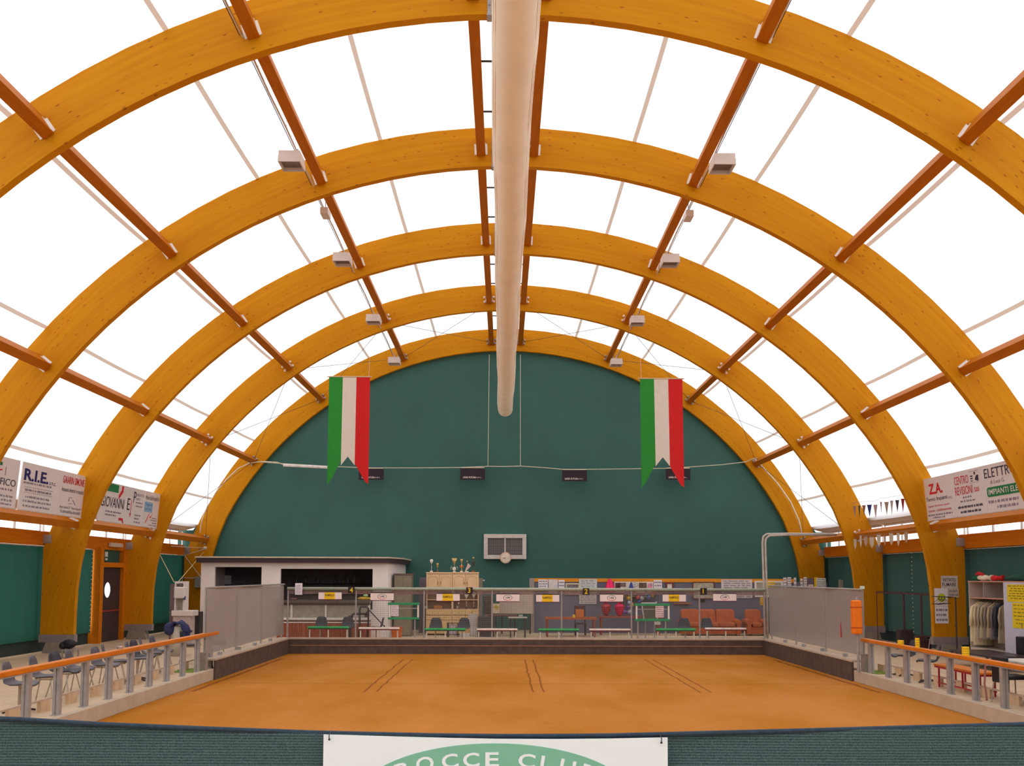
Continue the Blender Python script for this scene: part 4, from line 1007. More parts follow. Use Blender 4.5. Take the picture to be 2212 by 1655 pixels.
# folded dark machine frame
t = thing('folded_frame', 'dark tubular machine frame with strut standing in front of the bar', 'frame', (P(785, 1370, 33.9).x, 33.9, 0))
q = lambda px, py: P(px, py, 33.9)
DR = .035
b = MB(); b.tube([(q(777, 1310).x, 33.9, 0), q(777, 1335), q(777, 1316), q(780, 1311), q(792, 1311), q(796, 1316), q(796, 1330), (q(794, 1340).x, 33.9, 0)], DR, 8); b.build('hoop', DRK, t, smooth=True)
b = MB(); b.tube([q(760, 1336), q(761, 1328), q(765, 1326), q(793, 1326)], DR, 8); b.build('arm', DRK, t, smooth=True)
b = MB(); b.box(q(774, 1).x, q(779.5, 1).x, 33.86, 33.94, 0, q(1, 1328).z); b.build('column', DRK, t)
b = MB(); b.tube([q(797, 1318), q(832, 1355)], .022, 6); b.build('strut', DRK, t)
b = MB(); b.slab([q(786, 1332), q(797, 1312), q(797, 1334)], (0, .03, 0)); b.build('gusset', DRK, t)
MB().box(q(772, 1).x, q(836, 1).x, 33.8, 34.0, 0, .05).build('base', DRK, t)
# orange bin
x0, x1, z0, z1 = rect(847, 1355, 868, 1377, 33.4)
t = thing('orange_bin', 'orange plastic bin standing beside the white pilaster behind the fence', 'bin', ((x0 + x1) / 2, 33.4, 0))
MB().slab([(x0 + .02, 33.25, 0), (x1 - .02, 33.25, 0), (x1, 33.2, .42), (x0, 33.2, .42)], (0, .3, 0)).build('tub', mat('bin_orange', (226, 108, 30), .5, var=.08), t)
MB().box(x0 - .02, x1 + .02, 33.18, 33.54, .42, .46).build('rim', mat('bin_rim', (206, 88, 40), .5), t)

# ------------------------------------------------------------------ lockers, cream cupboards, trophies
def cab(name, px0, px1, pyt, Y, depth, m, label, cat='cabinet'):
    x0, x1, _, z1 = rect(px0, pyt, px1, pyt + 10, Y)
    t = thing(name, label, cat, ((x0 + x1) / 2, Y + depth / 2, 0)); return t, x0, x1, z1
t, x0, x1, z1 = cab('metal_cupboard', 851.5, 890, 1242, 35.5, .5, None, 'brownish grey cupboard between the bar and the cream cupboards')
MB().box(x0, x1, 35.52, 36.0, 0, z1).build('body', mat('cupboard_grey', (122, 112, 98), .5), t); MB().box(x0 - .02, x1 + .02, 35.5, 36.02, z1, z1 + .05).build('top', mat('cupboard_top', (120, 92, 84), .6), t)
for a_, b_ in ((x0 + .02, (x0 + x1) / 2 - .005), ((x0 + x1) / 2 + .005, x1 - .02)): MB().box(a_, b_, 35.5, 35.52, .05, z1 - .03).build('door', mat('cupboard_door', (140, 128, 106), .5), t)
t, x0, x1, z1 = cab('metal_locker', 906, 922, 1248, 37.6, .5, None, 'narrow grey locker just left of the cream cupboards')
MB().box(x0, x1, 37.6, 38.1, 0, z1).build('body', mat('locker_grey', (128, 116, 124), .5), t); MB().box(x0 + .02, x1 - .02, 37.585, 37.6, .05, z1 - .05).build('door', mat('locker_door', (118, 106, 116), .5), t)
t, x0, x1, z1 = cab('metal_locker', 1033, 1042, 1249, 36.9, .5, None, 'narrow beige grey locker just right of the cream cupboards')
MB().box(x0, x1, 36.9, 37.4, 0, z1).build('body', mat('locker_beige', (156, 144, 132), .5), t); MB().ball((x1 + .06, 36.9, P(1043, 1254, 36.9).z), .03, 8).tube([(x1, 36.9, P(1043, 1254, 36.9).z), (x1 + .06, 36.9, P(1043, 1254, 36.9).z)], .01, 6).build('knob', WHT, t)
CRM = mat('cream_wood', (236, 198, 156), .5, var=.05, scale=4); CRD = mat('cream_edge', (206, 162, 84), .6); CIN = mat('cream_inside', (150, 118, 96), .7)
def cupboard(px0, px1, side):
    Y = 36.2
    x0, x1, _, z1 = rect(px0, 1238.5, px1, 1250, Y)
    t = thing('cream_cupboard', 'cream wooden cupboard with arched top doors and open shelves, %s one' % side, 'cupboard', ((x0 + x1) / 2, Y + .2, 0), 'cream cupboards')
    Z = lambda py: P((px0 + px1) / 2, py, Y).z
    za, zb, zc_, zd = Z(1270), Z(1277), Z(1316), 0.0
    b = MB(); b.box(x0, x0 + .03, Y, Y + .45, 0, z1); b.box(x1 - .03, x1, Y, Y + .45, 0, z1); b.box(x0 + .03, x1 - .03, Y + .42, Y + .45, 0, z1)
    b.box(x0 + .03, x1 - .03, Y, Y + .42, z1 - .04, z1); b.box(x0 + .03, x1 - .03, Y, Y + .42, za - .03, za); b.box(x0 + .03, x1 - .03, Y, Y + .42, zc_ - .03, zc_)
    b.build('carcass', CRM, t)
    MB().box(x0 - .015, x1 + .015, Y - .03, Y + .46, z1, z1 + .04).build('cornice', CRM, t, bevel=.01)
    b = MB(); n = 24; w = x1 - x0 - .06
    for k in range(n):
        u0 = k / n; d = .07 + .045 * math.cos(u0 * 4 * PI) ; b.box(x0 + .03 + w * u0, x0 + .03 + w * (u0 + 1 / n), Y + .01, Y + .03, za - d, za - .03)
    b.build('scalloped_valance', CRM, t)
    MB().box(x0 + .03, x1 - .03, Y + .05, Y + .42, Z(1296) - .012, Z(1296) + .012).build('shelf', CRM, t)
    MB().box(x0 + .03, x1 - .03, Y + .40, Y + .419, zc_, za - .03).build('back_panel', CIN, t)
    xm = (x0 + x1) / 2
    for a_, b_, s_ in ((x0 + .01, xm - .004, 1), (xm + .004, x1 - .01, -1)):
        d = MB().box(a_, b_, Y - .02, Y, za, z1 - .05).build('door', CRM, t, bevel=.004)
        m_ = MB(); cx_, r_ = (a_ + b_) / 2, (b_ - a_) / 2 - .06; zz = z1 - .07 - r_ * .8
        n = 14; arc = [(cx_ + r_ * math.cos(PI * k / n), Y - .022, zz + r_ * .55 * math.sin(PI * k / n)) for k in range(n + 1)]
        m_.tube([(cx_ + r_, Y - .022, za + .04)] + arc + [(cx_ - r_, Y - .022, za + .04)], .007, 5); m_.build('arched_moulding', CRD, d)
        hx = b_ - .05 if s_ > 0 else a_ + .05
        MB().box(hx - .012, hx + .012, Y - .045, Y - .02, za + .13, za + .24).build('handle', mat('brass', (176, 136, 40), .3, .8), d)
    zt_ = zc_ - .03
    for k, (f0, f1) in enumerate(((.80, 1.0), (.60, .79))):
        for a_, b_ in ((x0 + .01, xm - .004), (xm + .004, x1 - .01)):
            d = MB().box(a_, b_, Y - .02, Y, zt_ * f0 + .005, zt_ * f1 - .005).build('drawer', mat('cream_drawer', (226, 186, 130), .5, var=.05), t, bevel=.004)
            MB().ball(((a_ + b_) / 2, Y - .03, zt_ * (f0 + f1) / 2), .016, 8).build('knob', mat('brass', (176, 136, 40), .3, .8), d)
    for a_, b_ in ((x0 + .01, xm - .004), (xm + .004, x1 - .01)):
        MB().box(a_, b_, Y - .02, Y, .06, zt_ * .59).build('door', mat('cream_drawer', (226, 186, 130), .5, var=.05), t, bevel=.004)
    return x0, x1, z1 + .04, Z
a = cupboard(921, 977.3, 'left'); bb = cupboard(977.7, 1034, 'right')
GOLD = mat('trophy_gold', (206, 176, 110), .3, .7); SILV = mat('trophy_silver', (214, 210, 204), .25, .7); DKT = mat('trophy_bronze', (84, 76, 66), .35, .6)
MARB = mat('marble_base', (238, 230, 220), .3); WBASE = mat('wood_base', (168, 92, 46), .5)
ZT = a[2]
def trophy(px, H, kind, label, Y=36.35, z=None, m1=None, m2=None, base=None):
    x = P(px, 1230, Y).x; z = ZT if z is None else z
    t = thing('trophy', label, 'trophy', (x, Y, z), 'trophies on and in the cream cupboards')
    c = Vector((x, Y, z)); s = H
    MB().box(x - .05, x + .05, Y - .05, Y + .05, z, z + .1 * s).build('base', base or MARB, t, bevel=.005)
    if kind == 'cup': MB().lathe([(.03 * s, .1 * s), (.02 * s, .2 * s), (.05 * s, .24 * s), (.015 * s, .30 * s), (.015 * s, .45 * s), (.06 * s, .55 * s), (.13 * s, .8 * s), (.17 * s, 1 * s), (.16 * s, 1 * s), (.1 * s, .8 * s)], c, 14).build('cup', m1 or GOLD, t, smooth=True)
    if kind == 'ball':
        MB().lathe([(.05 * s, .1 * s), (.02 * s, .2 * s), (.02 * s, .3 * s), (.045 * s, .36 * s), (.015 * s, .42 * s), (.015 * s, .6 * s), (.09 * s, .72 * s), (.1 * s, .76 * s)], c, 12).build('stem', m1 or SILV, t, smooth=True)
        MB().ball(c + Vector((0, 0, .86 * s)), .13 * s, 12).build('ball', m2 or MARB, t, smooth=True)
    if kind == 'vase': MB().lathe([(.05 * s, .1 * s), (.05 * s, .25 * s), (.02 * s, .3 * s), (.13 * s, .38 * s), (.14 * s, .44 * s), (.1 * s, .52 * s), (.03 * s, .56 * s), (.03 * s, .7 * s), (.08 * s, .82 * s), (.12 * s, 1 * s), (.1 * s, 1 * s)], c, 12).build('vase', m1 or GOLD, t, smooth=True); 
    if kind == 'vase': MB().lathe([(.135 * s, .385 * s), (.148 * s, .41 * s), (.148 * s, .45 * s), (.125 * s, .485 * s)], c, 14).build('orange_band', mat('orange_band', (220, 96, 50), .5), t, smooth=True)
    if kind == 'wide':
        MB().lathe([(.04 * s, .1 * s), (.02 * s, .45 * s), (.05 * s, .5 * s), (.02 * s, .54 * s), (.06 * s, .62 * s), (.24 * s, 1 * s), (.22 * s, 1 * s), (.05 * s, .66 * s)], c, 14).build('cup', m1 or GOLD, t, smooth=True)
        MB().disc((x, Y - .09, z + .26 * s), .13 * s, 'y', .03, 18).build('white_disc', MARB, t)
        MB().tube([(x - .12, Y - .05, z + .1), (x - .13, Y - .05, z + .34 * s), (x - .08, Y - .05, z + .4 * s)], .012, 6).build('handle', SILV, t); MB().tube([(x + .12, Y - .05, z + .1), (x + .13, Y - .05, z + .34 * s), (x + .08, Y - .05, z + .4 * s)], .012, 6).build('handle', SILV, t)
    if kind == 'figure':
        MB().lathe([(.08 * s, .08 * s), (.03 * s, .12 * s), (.02 * s, .35 * s), (.03 * s, .4 * s), (.06 * s, .5 * s), (.09 * s, .62 * s), (.07 * s, .76 * s), (.03 * s, .82 * s)], c, 10, sx=1.1).build('figure', m1 or DKT, t, smooth=True)
        MB().ball(c + Vector((0, 0, .9 * s)), .07 * s, 10).build('head', m2 or GOLD, t, smooth=True)
    return t
trophy(932, .50, 'ball', 'slim trophy with white ball on top, leftmost on the cupboards')
trophy(945, .34, 'cup', 'small gold cup beside the white ball trophy', base=WBASE)
trophy(981.5, .53, 'wide', 'wide flared cup with white disc on top of the cupboards')
trophy(997, .50, 'vase', 'vase shaped trophy with orange belly on top of the right cupboard')
trophy(1009, .46, 'figure', 'dark figure trophy standing behind the leaning pennant', Y=36.5)
trophy(1022.5, .60, 'figure', 'tall dark figure trophy on wooden base, rightmost on the cupboards', base=WBASE)
x = P(1009, 1222, 36.25).x
b = MB(); q = lambda px, py: P(px, py, 36.22)
tag(b.slab([q(1003, 1237.5), q(1011, 1216.5), q(1017.5, 1223)], (0, .015, 0)).build('pennant', mat('pennant_pink', (222, 196, 186), .7)), 'pale triangular pennant leaning on the dark trophy on the cupboard', 'pennant')
zs = P(1000, 1313.5, 36.4).z
zz_ = bb[3](1316)
for px, H, lb in ((991, .26, 'small silver trophy on the open shelf, left of three slim ones'), (1008, .62, 'tall silver trophy with ball on the right cupboard shelf, left of the pair'), (1024, .66, 'tall silver trophy with ball on the right cupboard shelf, right of the pair')):
    trophy(px, H, 'ball', lb, Y=36.4, z=zz_, base=mat('dark_base', (90, 50, 46), .5))
o = tag(MB().box(P(998, 1, 36.4).x - .03, P(998, 1, 36.4).x + .03, 36.36, 36.42, zz_, zz_ + .12).build('small_cup', SILV), 'tiny silver cup between the slim trophies on the cupboard shelf', 'trophy')
for px, w, h, c_, lb in ((933, .14, .10, (190, 190, 170), 'small glass bowl on the left cupboard shelf'), (958, .34, .13, (176, 118, 70), 'brown box lying on the left cupboard shelf')):
    x = P(px, 1, 36.4).x; tag(MB().box(x - w / 2, x + w / 2, 36.33, 36.5, zz_, zz_ + h).build('bowl' if 'bowl' in lb else 'box', mat('shelf_' + lb.split()[0], c_, .5), bevel=.02), lb, lb.split()[2] if 'bowl' in lb else 'box')
# wire rack and white cartons in front of the cupboards
x0, x1, _, z1 = rect(966, 1345, 990, 1360, 35.2)
t = thing('wire_rack', 'low dark wire rack holding pale leaflets between the swivel chairs', 'rack', ((x0 + x1) / 2, 35.2, 0))
b = MB(); b.box(x0, x0 + .06, 35.1, 35.35, 0, z1); b.box(x1 - .03, x1, 35.1, 35.35, 0, z1)
for z in (.08, .3, z1 - .03): b.box(x0 + .06, x1 - .03, 35.1, 35.35, z, z + .02)
b.build('frame', mat('rack_dark', (66, 44, 50), .5), t)
for k in range(8):
    for z in (.1, .32): MB().box(x0 + .07 + k * .036, x0 + .10 + k * .036, 35.14, 35.3, z, z + .13 + .02 * (k % 3)).build('leaflet', mat('leaflet_%d' % (k % 3), ((206, 180, 186), (180, 160, 170), (220, 206, 206))[k % 3], .7), t)
b = MB(); q = lambda px, py: P(px, py, 35.6)
tag(b.slab([q(1012, 1328), q(1028.5, 1325), q(1033, 1351), q(1016, 1354)], (0, .05, 0)).build('carton_sheet', mat('carton_grey', (190, 182, 176), .7, var=.05)), 'tilted pale grey carton sheet leaning on the right cream cupboard', 'carton')
x0, x1, _, z1 = rect(1016, 1352, 1032, 1360, 35.7)
tag(MB().box(x0, x1, 35.6, 35.85, 0, z1).build('carton', mat('carton_white', (206, 196, 188), .7, var=.05), bevel=.01), 'upright white carton on the floor below the tilted sheet', 'carton')
x0, x1, _, z1 = rect(992, 1369, 1015, 1374, 35.4)
tag(MB().box(x0, x1, 35.3, 35.6, 0, .12).build('carton', mat('carton_white', (206, 196, 188), .7, var=.05), bevel=.01), 'low white carton lying on the floor right of the wire rack', 'carton')

# ------------------------------------------------------------------ middle: board, tables
o = sheet(1079, 1277, 1151, 1325.5, 37.2, 'large blank beige board between the cupboards and the notice wall', 'board', mat('beige_panel', (196, 178, 160), .8, var=.04, scale=3), 0, name='beige_board', t_=.04)
x0, x1, z0, z1 = rect(1079, 1277, 1151, 1325.5, 37.2)
for x in (x0 + .1, x1 - .1): MB().box(x - .03, x + .03, 37.2, 37.24, 0, z1).build('support', DRK, o)
o = sheet(1063.5, 1304, 1079, 1325, 37.0, 'small cream sheet with yellow mark beside the beige board', 'paper', mat('cream_sheet', (222, 206, 170), .7), 0)
x0, x1, z0, z1 = rect(1063.5, 1304, 1079, 1325, 37.0); MB().box(x0 + .05, x1 - .02, 36.985, 36.994, (z0 + z1) / 2 + .02, (z0 + z1) / 2 + .07).box((x0 + x1) / 2 - .02, (x0 + x1) / 2 + .04, 36.984, 36.994, (z0 + z1) / 2 - .04, (z0 + z1) / 2 + .13).build('yellow_mark', mat('olive_yellow', (190, 170, 40), .6), o)
MB().box((x0 + x1) / 2 - .02, (x0 + x1) / 2 + .02, 37.0, 37.03, 0, z1).build('stand', DRK, o)
x0, x1, z0, z1 = rect(1045, 1287, 1064, 1326, 37.3)
t = thing('louvred_screen', 'greyish louvred screen between the cupboards and the beige board', 'screen', ((x0 + x1) / 2, 37.3, 0))
MB().box(x0, x1, 37.3, 37.34, 0, z1).build('panel', mat('screen_grey', (150, 136, 126), .7), t)
b = MB()
for k in range(11): z = z0 + (z1 - z0) * k / 11 + .03; b.obox(((x0 + x1) / 2, 37.28, z), (x1 - x0, .03, .012), Matrix.Rotation(.5, 3, 'X'))
o = b.build('louvre', mat('louvre_dark', (96, 84, 84), .6), t); o['kind'] = 'stuff'
WTAB = mat('table_brown', (150, 70, 50), .45, var=.1, scale=4); TORG = mat('table_orange', (168, 90, 50), .5, var=.08)
def table(px0, px1, pyt, Y, dep, m, label, legm=None, th=.05):
    x0, x1 = P(px0, pyt, Y).x, P(px1, pyt, Y).x; z = P((px0 + px1) / 2, pyt, Y).z
    t = thing('table', label, 'table', ((x0 + x1) / 2, Y + dep / 2, 0))
    MB().box(x0, x1, Y, Y + dep, z - th, z).build('tabletop', m, t, bevel=.006)
    for x in (x0 + .08, x1 - .08):
        for y in (Y + .06, Y + dep - .06): MB().box(x - .025, x + .025, y - .025, y + .025, 0, z - th).build('leg', legm or DRK, t)
    return x0, x1, z
x0, x1, z = table(1053, 1117, 1329, 35.7, .8, mat('table_plum', (112, 66, 62), .5), 'dark plum table below the beige board')
tag(MB().box(P(1040, 1, 35.4).x, P(1074, 1, 35.4).x, 35.25, 35.6, 0, P(1050, 1332, 35.4).z).build('low_cabinet', mat('low_cabinet_dark', (70, 66, 68), .6), bevel=.01), 'low dark cabinet with pale top in front of the louvred screen', 'cabinet')
x0, x1, z = table(1098, 1139, 1334, 34.9, .6, mat('pale_tabletop', (196, 188, 172), .5), 'small pale topped table in front of the plum table', th=.03)
tag(MB().box(P(1124, 1, 35.1).x, P(1132, 1, 35.1).x, 35.0, 35.2, z, z + .09).build('box', mat('greyish_box', (170, 170, 160), .6)), 'small grey box on the small pale topped table', 'box')
x0, x1, z = table(1178, 1290, 1334.5, 35.2, .9, TORG, 'orange brown wooden table in front of the notice wall', WTAB, .07)
xx0, xx1, zz0, zz1 = rect(1244.5, 1316, 1260.5, 1333, 35.5)
o = tag(MB().box(xx0, xx1, 35.4, 35.75, z, z + (zz1 - zz0)).build('orange_carton', mat('carton_orange', (206, 112, 44), .6, var=.05), bevel=.01), 'orange carton standing on the wooden table', 'carton')
c = P(1240, 1331, 35.3)
tag(MB().lathe([(.045, 0), (.05, .1), (.045, .1)], (c.x, 35.35, z), 12).build('yellow_cup', YEL), 'small yellow cup on the wooden table beside the orange carton', 'cup')
t = thing('dark_chair_back', 'dark reddish chair back rising behind the orange carton', 'chair', (P(1249, 1, 36.6).x, 36.6, 0))
x = P(1250, 1, 36.6).x; zt_ = P(1250, 1308, 36.6).z
MB().box(x - .22, x + .22, 36.6, 36.65, .62, zt_).build('backrest', mat('maroon', (92, 60, 62), .6), t, bevel=.02); MB().box(x - .22, x + .22, 36.25, 36.65, .42, .47).build('seat', mat('maroon', (92, 60, 62), .6), t)
for sx in (-.19, .19):
    for y in (36.29, 36.62): MB().box(x + sx - .02, x + sx + .02, y - .02, y + .02, 0, .62 if y > 36.5 else .42).build('leg', DRK, t)

# ------------------------------------------------------------------ notice wall with posters
YP = 38.0
x0, x1 = P(1154, 1260, YP).x, P(1787, 1260, YP).x; ztp = P(1400, 1250, YP).z
t = thing('notice_wall', 'blue grey notice wall with orange top beam along the far right', 'partition', ((x0 + x1) / 2, YP, 0))
MB().box(x0, x1, YP, YP + .06, 0, ztp - .12).build('panel', mat('blue_grey_panel', (112, 112, 128), .8, var=.05, scale=2), t)
MB().box(x0, P(1692, 1, YP).x, YP - .03, YP + .09, ztp - .14, ztp).build('top_beam', mat('orange_beam', (228, 148, 24), .5, var=.06, scale=3), t)
MB().box(P(1146, 1, YP).x, x0, YP - .06, YP + .12, 0, ztp).build('end_post', mat('post_beige', (160, 148, 136), .7), t)
MB().box(P(1786, 1, YP).x, P(1793, 1, YP).x, YP - .06, YP + .12, 0, ztp - .02).build('end_post', mat('post_beige', (160, 148, 136), .7), t)
g = None
GP = [(1163, 1252, 1183.5, 1276, 'white printed poster at the left end of the notice wall', PAPER, 4), (1185, 1252, 1205, 1283, 'plain pale poster, second from the left on the notice wall', mat('poster_blank', (226, 214, 214), .7), 0),
      (1206.5, 1253, 1219.5, 1277, 'narrow white poster with small red emblem, third on the notice wall', PAPER, 3), (1251, 1251, 1289.5, 1270, 'white and pale green poster above number two plate', mat('poster_green', (216, 226, 220), .7), 5),
      (1251, 1279, 1289, 1305, 'grey white results sheet below number two plate', mat('sheet_grey', (200, 192, 186), .7), 6), (1412, 1253, 1430, 1277, 'white slip poster above the left of number one', PAPER, 3),
      (1558, 1252, 1625, 1292, 'wide white calendar sheet above the oval plate on the right', mat('calendar_white', (218, 208, 206), .7), 8), (1692, 1248, 1699, 1270, 'narrow torn poster right of the tall pipe', PAPER, 3),
      (1701, 1247, 1709, 1265, 'narrow white poster with dark spot, far right of the notice wall', PAPER, 3), (1715, 1248, 1720, 1270, 'thin pale strip poster, far right of the notice wall', PAPER, 2),
      (1729, 1250, 1734, 1269, 'thin white strip poster right of the pale one', PAPER, 2), (1736, 1247, 1743, 1271, 'narrow white poster left of the navy one', PAPER, 4), (1744, 1249, 1757, 1262, 'navy poster with pale lettering, far right', mat('poster_navy', (92, 80, 110), .7), 4),
      (1746, 1262.5, 1757, 1273, 'small poster with orange motif below the navy one', mat('poster_cream', (236, 214, 196), .7), 0), (1764, 1249, 1784, 1274, 'white and green poster at the right end of the notice wall', mat('poster_mint', (228, 234, 228), .7), 5)]
for a_ in GP: sheet(a_[0], a_[1], a_[2], a_[3], YP - .035, a_[4], 'poster', a_[5], a_[6], 'posters on the notice wall')
o = sheet(1759, 1247, 1767, 1268, YP - .028, 'yellow poster edge behind the white and green poster', 'poster', YEL, 0)
o = sheet(1658, 1257, 1674, 1268.5, YP - .075, 'small yellow note on the white framed board, right of the tall pipe', 'paper', YEL, 2)
o = sheet(1746.5, 1267, 1756, 1272.5, YP - .045, 'orange patch on the small poster below the navy one', 'sticker', mat('orange_patch', (226, 130, 60), .7), 0)
def framed(px0, py0, px1, py1, label, fm, inner, w=.05, n=3):
    x0, x1, z0, z1 = rect(px0, py0, px1, py1, YP - .03)
    t = thing('framed_picture', label, 'picture', ((x0 + x1) / 2, YP - .03, z0), 'framed pictures on the notice wall')
    b = MB(); y0, y1 = YP - .06, YP - .0
    b.box(x0, x1, y0, y1, z1 - w, z1); b.box(x0, x1, y0, y1, z0, z0 + w); b.box(x0, x0 + w, y0, y1, z0 + w, z1 - w); b.box(x1 - w, x1, y0, y1, z0 + w, z1 - w); b.build('frame', fm, t)
    MB().box(x0 + w, x1 - w, YP - .03, YP - .02, z0 + w, z1 - w).build('picture', inner, t)
CF = mat('frame_cream', (216, 204, 176), .5); BF = mat('frame_brown', (120, 60, 40), .5)
framed(1221.5, 1260, 1252, 1285, 'cream framed grey photograph left of number two', CF, mat('photo_grey', (136, 130, 128), .5, var=.4, scale=14))
framed(1438, 1258, 1455, 1280, 'brown framed white certificate on the notice wall', BF, PAPER, .06)
framed(1496, 1257, 1543, 1294, 'large dark framed pale map behind the number one plate', BF, mat('map_pale', (186, 180, 160), .6, var=.25, scale=7), .03)
framed(1630, 1255, 1691, 1290, 'white framed board with boxes behind the tall pipe', WHT, mat('board_grey', (176, 170, 156), .6, var=.1, scale=10), .07)
o = sheet(1512, 1295, 1523, 1301, YP - .03, 'tiny black plate below the dark framed map', 'plate', BLK, 0)
# banner strip of pictures above the gifts
x0, x1, z0, z1 = rect(1327, 1257, 1411, 1290, YP - .05)
o = sheet(1327, 1257, 1411, 1290, YP - .04, 'long white picture banner above the wrapped gifts', 'banner', mat('banner_white', (236, 224, 220), .6), 0, name='picture_banner')
for px0, px1, py0, py1, c_ in ((1329, 1340, 1259, 1271, (92, 60, 60)), (1340, 1352, 1259, 1268, (120, 100, 96)), (1380, 1397, 1259, 1271, (110, 90, 70)), (1399, 1409, 1260, 1271, (220, 150, 170))):
    a0, a1, b0, b1 = rect(px0, py0, px1, py1, YP - .05); MB().box(a0, a1, YP - .05, YP - .046, b0, b1).build('photo', mat('photo_%d' % px0, c_, .6, var=.4, scale=12), o)
b = MB(); c = P(1370, 1263.5, YP - .05); n = 24
for k in range(n):
    a0, a1 = 2 * PI * k / n, 2 * PI * (k + 1) / n
    b.slab([(c.x + .15 * math.cos(q_), YP - .047, c.z + .09 * math.sin(q_)) if i_ < 2 else (c.x + .13 * math.cos(q_), YP - .047, c.z + .075 * math.sin(q_)) for i_, q_ in enumerate((a0, a1, a1, a0))], (0, -.004, 0))
b.text('UBI', (c.x - .07, YP - .047, c.z - .02), (1, 0, 0), (0, 0, 1), .14, .05); b.build('emblem', mat('ring_green', (70, 130, 110), .6), o)
# gift shelf with wrapped eggs
x0, x1, z = table(1295, 1428, 1331.5, 36.6, .5, mat('shelf_red', (150, 72, 60), .5), 'reddish brown shelf table under the wrapped easter eggs', WTAB, .07)
FOIL = mat('foil_crimson', (216, 24, 80), .25, .3, var=.45, scale=22); FOILB = mat('foil_ruby', (168, 52, 60), .25, .3, var=.4, scale=20)
def egg(px, py0, py1, Y, m, label, topple=0):
    zt_, zb = P(px, py0, Y).z, P(px, py1, Y).z; h = zt_ - zb; x = P(px, py0, Y).x
    t = thing('wrapped_egg', label, 'gift', (x, Y, zb), 'gifts in shiny wrapping')
    MB().lathe([(.05 * h, 0), (.17 * h, .1 * h), (.27 * h, .35 * h), (.33 * h, .6 * h), (.3 * h, .74 * h), (.1 * h, .82 * h), (.08 * h, .84 * h)], (x, Y, zb), 14).build('foil', m, t, smooth=True)
    MB().lathe([(.07 * h, .83 * h), (.16 * h, .93 * h), (.22 * h, 1 * h), (.1 * h, 1 * h)], (x, Y, zb), 12).build('wrapping_top', mat('foil_pink', (236, 60, 110), .3, .2, var=.3, scale=25), t, smooth=True)
egg(1309, 1298, 1331, 36.75, FOILB, 'ruby wrapped easter egg, left one below the oval plate')
egg(1338, 1298, 1331, 36.75, FOIL, 'crimson wrapped easter egg, right one below the oval plate')
# upper wrapped pink present on a high bracket shelf
zsh = P(1312, 1280, 37.7).z
tag(MB().box(P(1296, 1, 37.7).x, P(1412, 1, 37.7).x, 37.45, 37.96, zsh - .03, zsh).build('wall_shelf', mat('shelf_red', (150, 72, 60), .5)), 'narrow shelf on the notice wall behind the fence top', 'shelf')
xg = P(1312, 1, 37.75).x; zg = P(1312, 1250.5, 37.75).z
t = thing('wrapped_present', 'big shiny pink wrapped present poking above the fence pipe', 'gift', (xg, 37.75, zsh), 'gifts in shiny wrapping')
MB().lathe([(.22, 0), (.22, .12), (.16, (zg - zsh) * .55), (.05, zg - zsh), (.01, zg - zsh)], (xg, 37.77, zsh), 10, sx=1.0, sy=.7).build('foil', mat('foil_bright', (236, 30, 96), .25, .3, var=.5, scale=18), t)
cols = [(96, 110, 170), (206, 160, 60), (60, 150, 150), (180, 190, 210), (120, 84, 150), (230, 190, 90), (90, 120, 90), (206, 80, 90), (170, 170, 180), (70, 90, 150)]
spots = [(1352, 1282), (1358, 1292), (1362, 1284), (1359, 1302), (1357, 1311), (1363, 1306), (1372, 1284), (1378, 1290), (1386, 1292), (1381, 1300), (1402, 1290), (1408, 1284), (1396, 1284), (1360, 1322), (1350, 1322)]
for k, (px, py) in enumerate(spots):
    Y = 37.50 + .05 * (k % 3); c = P(px, py, Y); r = .075 + .02 * (k % 3)
    t = thing('small_gift', 'small %s wrapped sweet gift in the hanging bunch right of the easter eggs' % ['blue', 'golden', 'teal', 'silver', 'violet', 'yellow', 'green', 'red', 'grey', 'navy'][k % 10], 'gift', (c.x, Y, c.z), 'small bright gifts hanging in a bunch')
    m = mat('wrap_%d' % (k % 10), cols[k % 10], .3, .2, var=.35, scale=24)
    MB().lathe([(.02, -r), (r * .9, -r * .5), (r, 0), (r * .7, r * .6), (.015, r), (.05, r * 1.5), (.02, r * 1.5)], c, 9).build('wrapping', m, t)
    MB().tube([c + Vector((0, 0, r)), (c.x, Y, max(zsh - .01, c.z + r + .02))], .004, 4).build('thread', ROPE, t)
for k, (px, lb) in enumerate(((1356, 'navy blue wrapped toy standing on the high shelf, above the fence pipe'),)):
    pass
xg = P(1356, 1, 37.75).x
t = thing('blue_present', 'small dark blue present on the high shelf above the fence pipe', 'gift', (xg, 37.75, zsh)); MB().lathe([(.12, 0), (.1, .15), (.05, .34), (.01, .42)], (xg, 37.77, zsh), 8).build('foil', mat('foil_blue', (50, 60, 130), .3, .2), t)
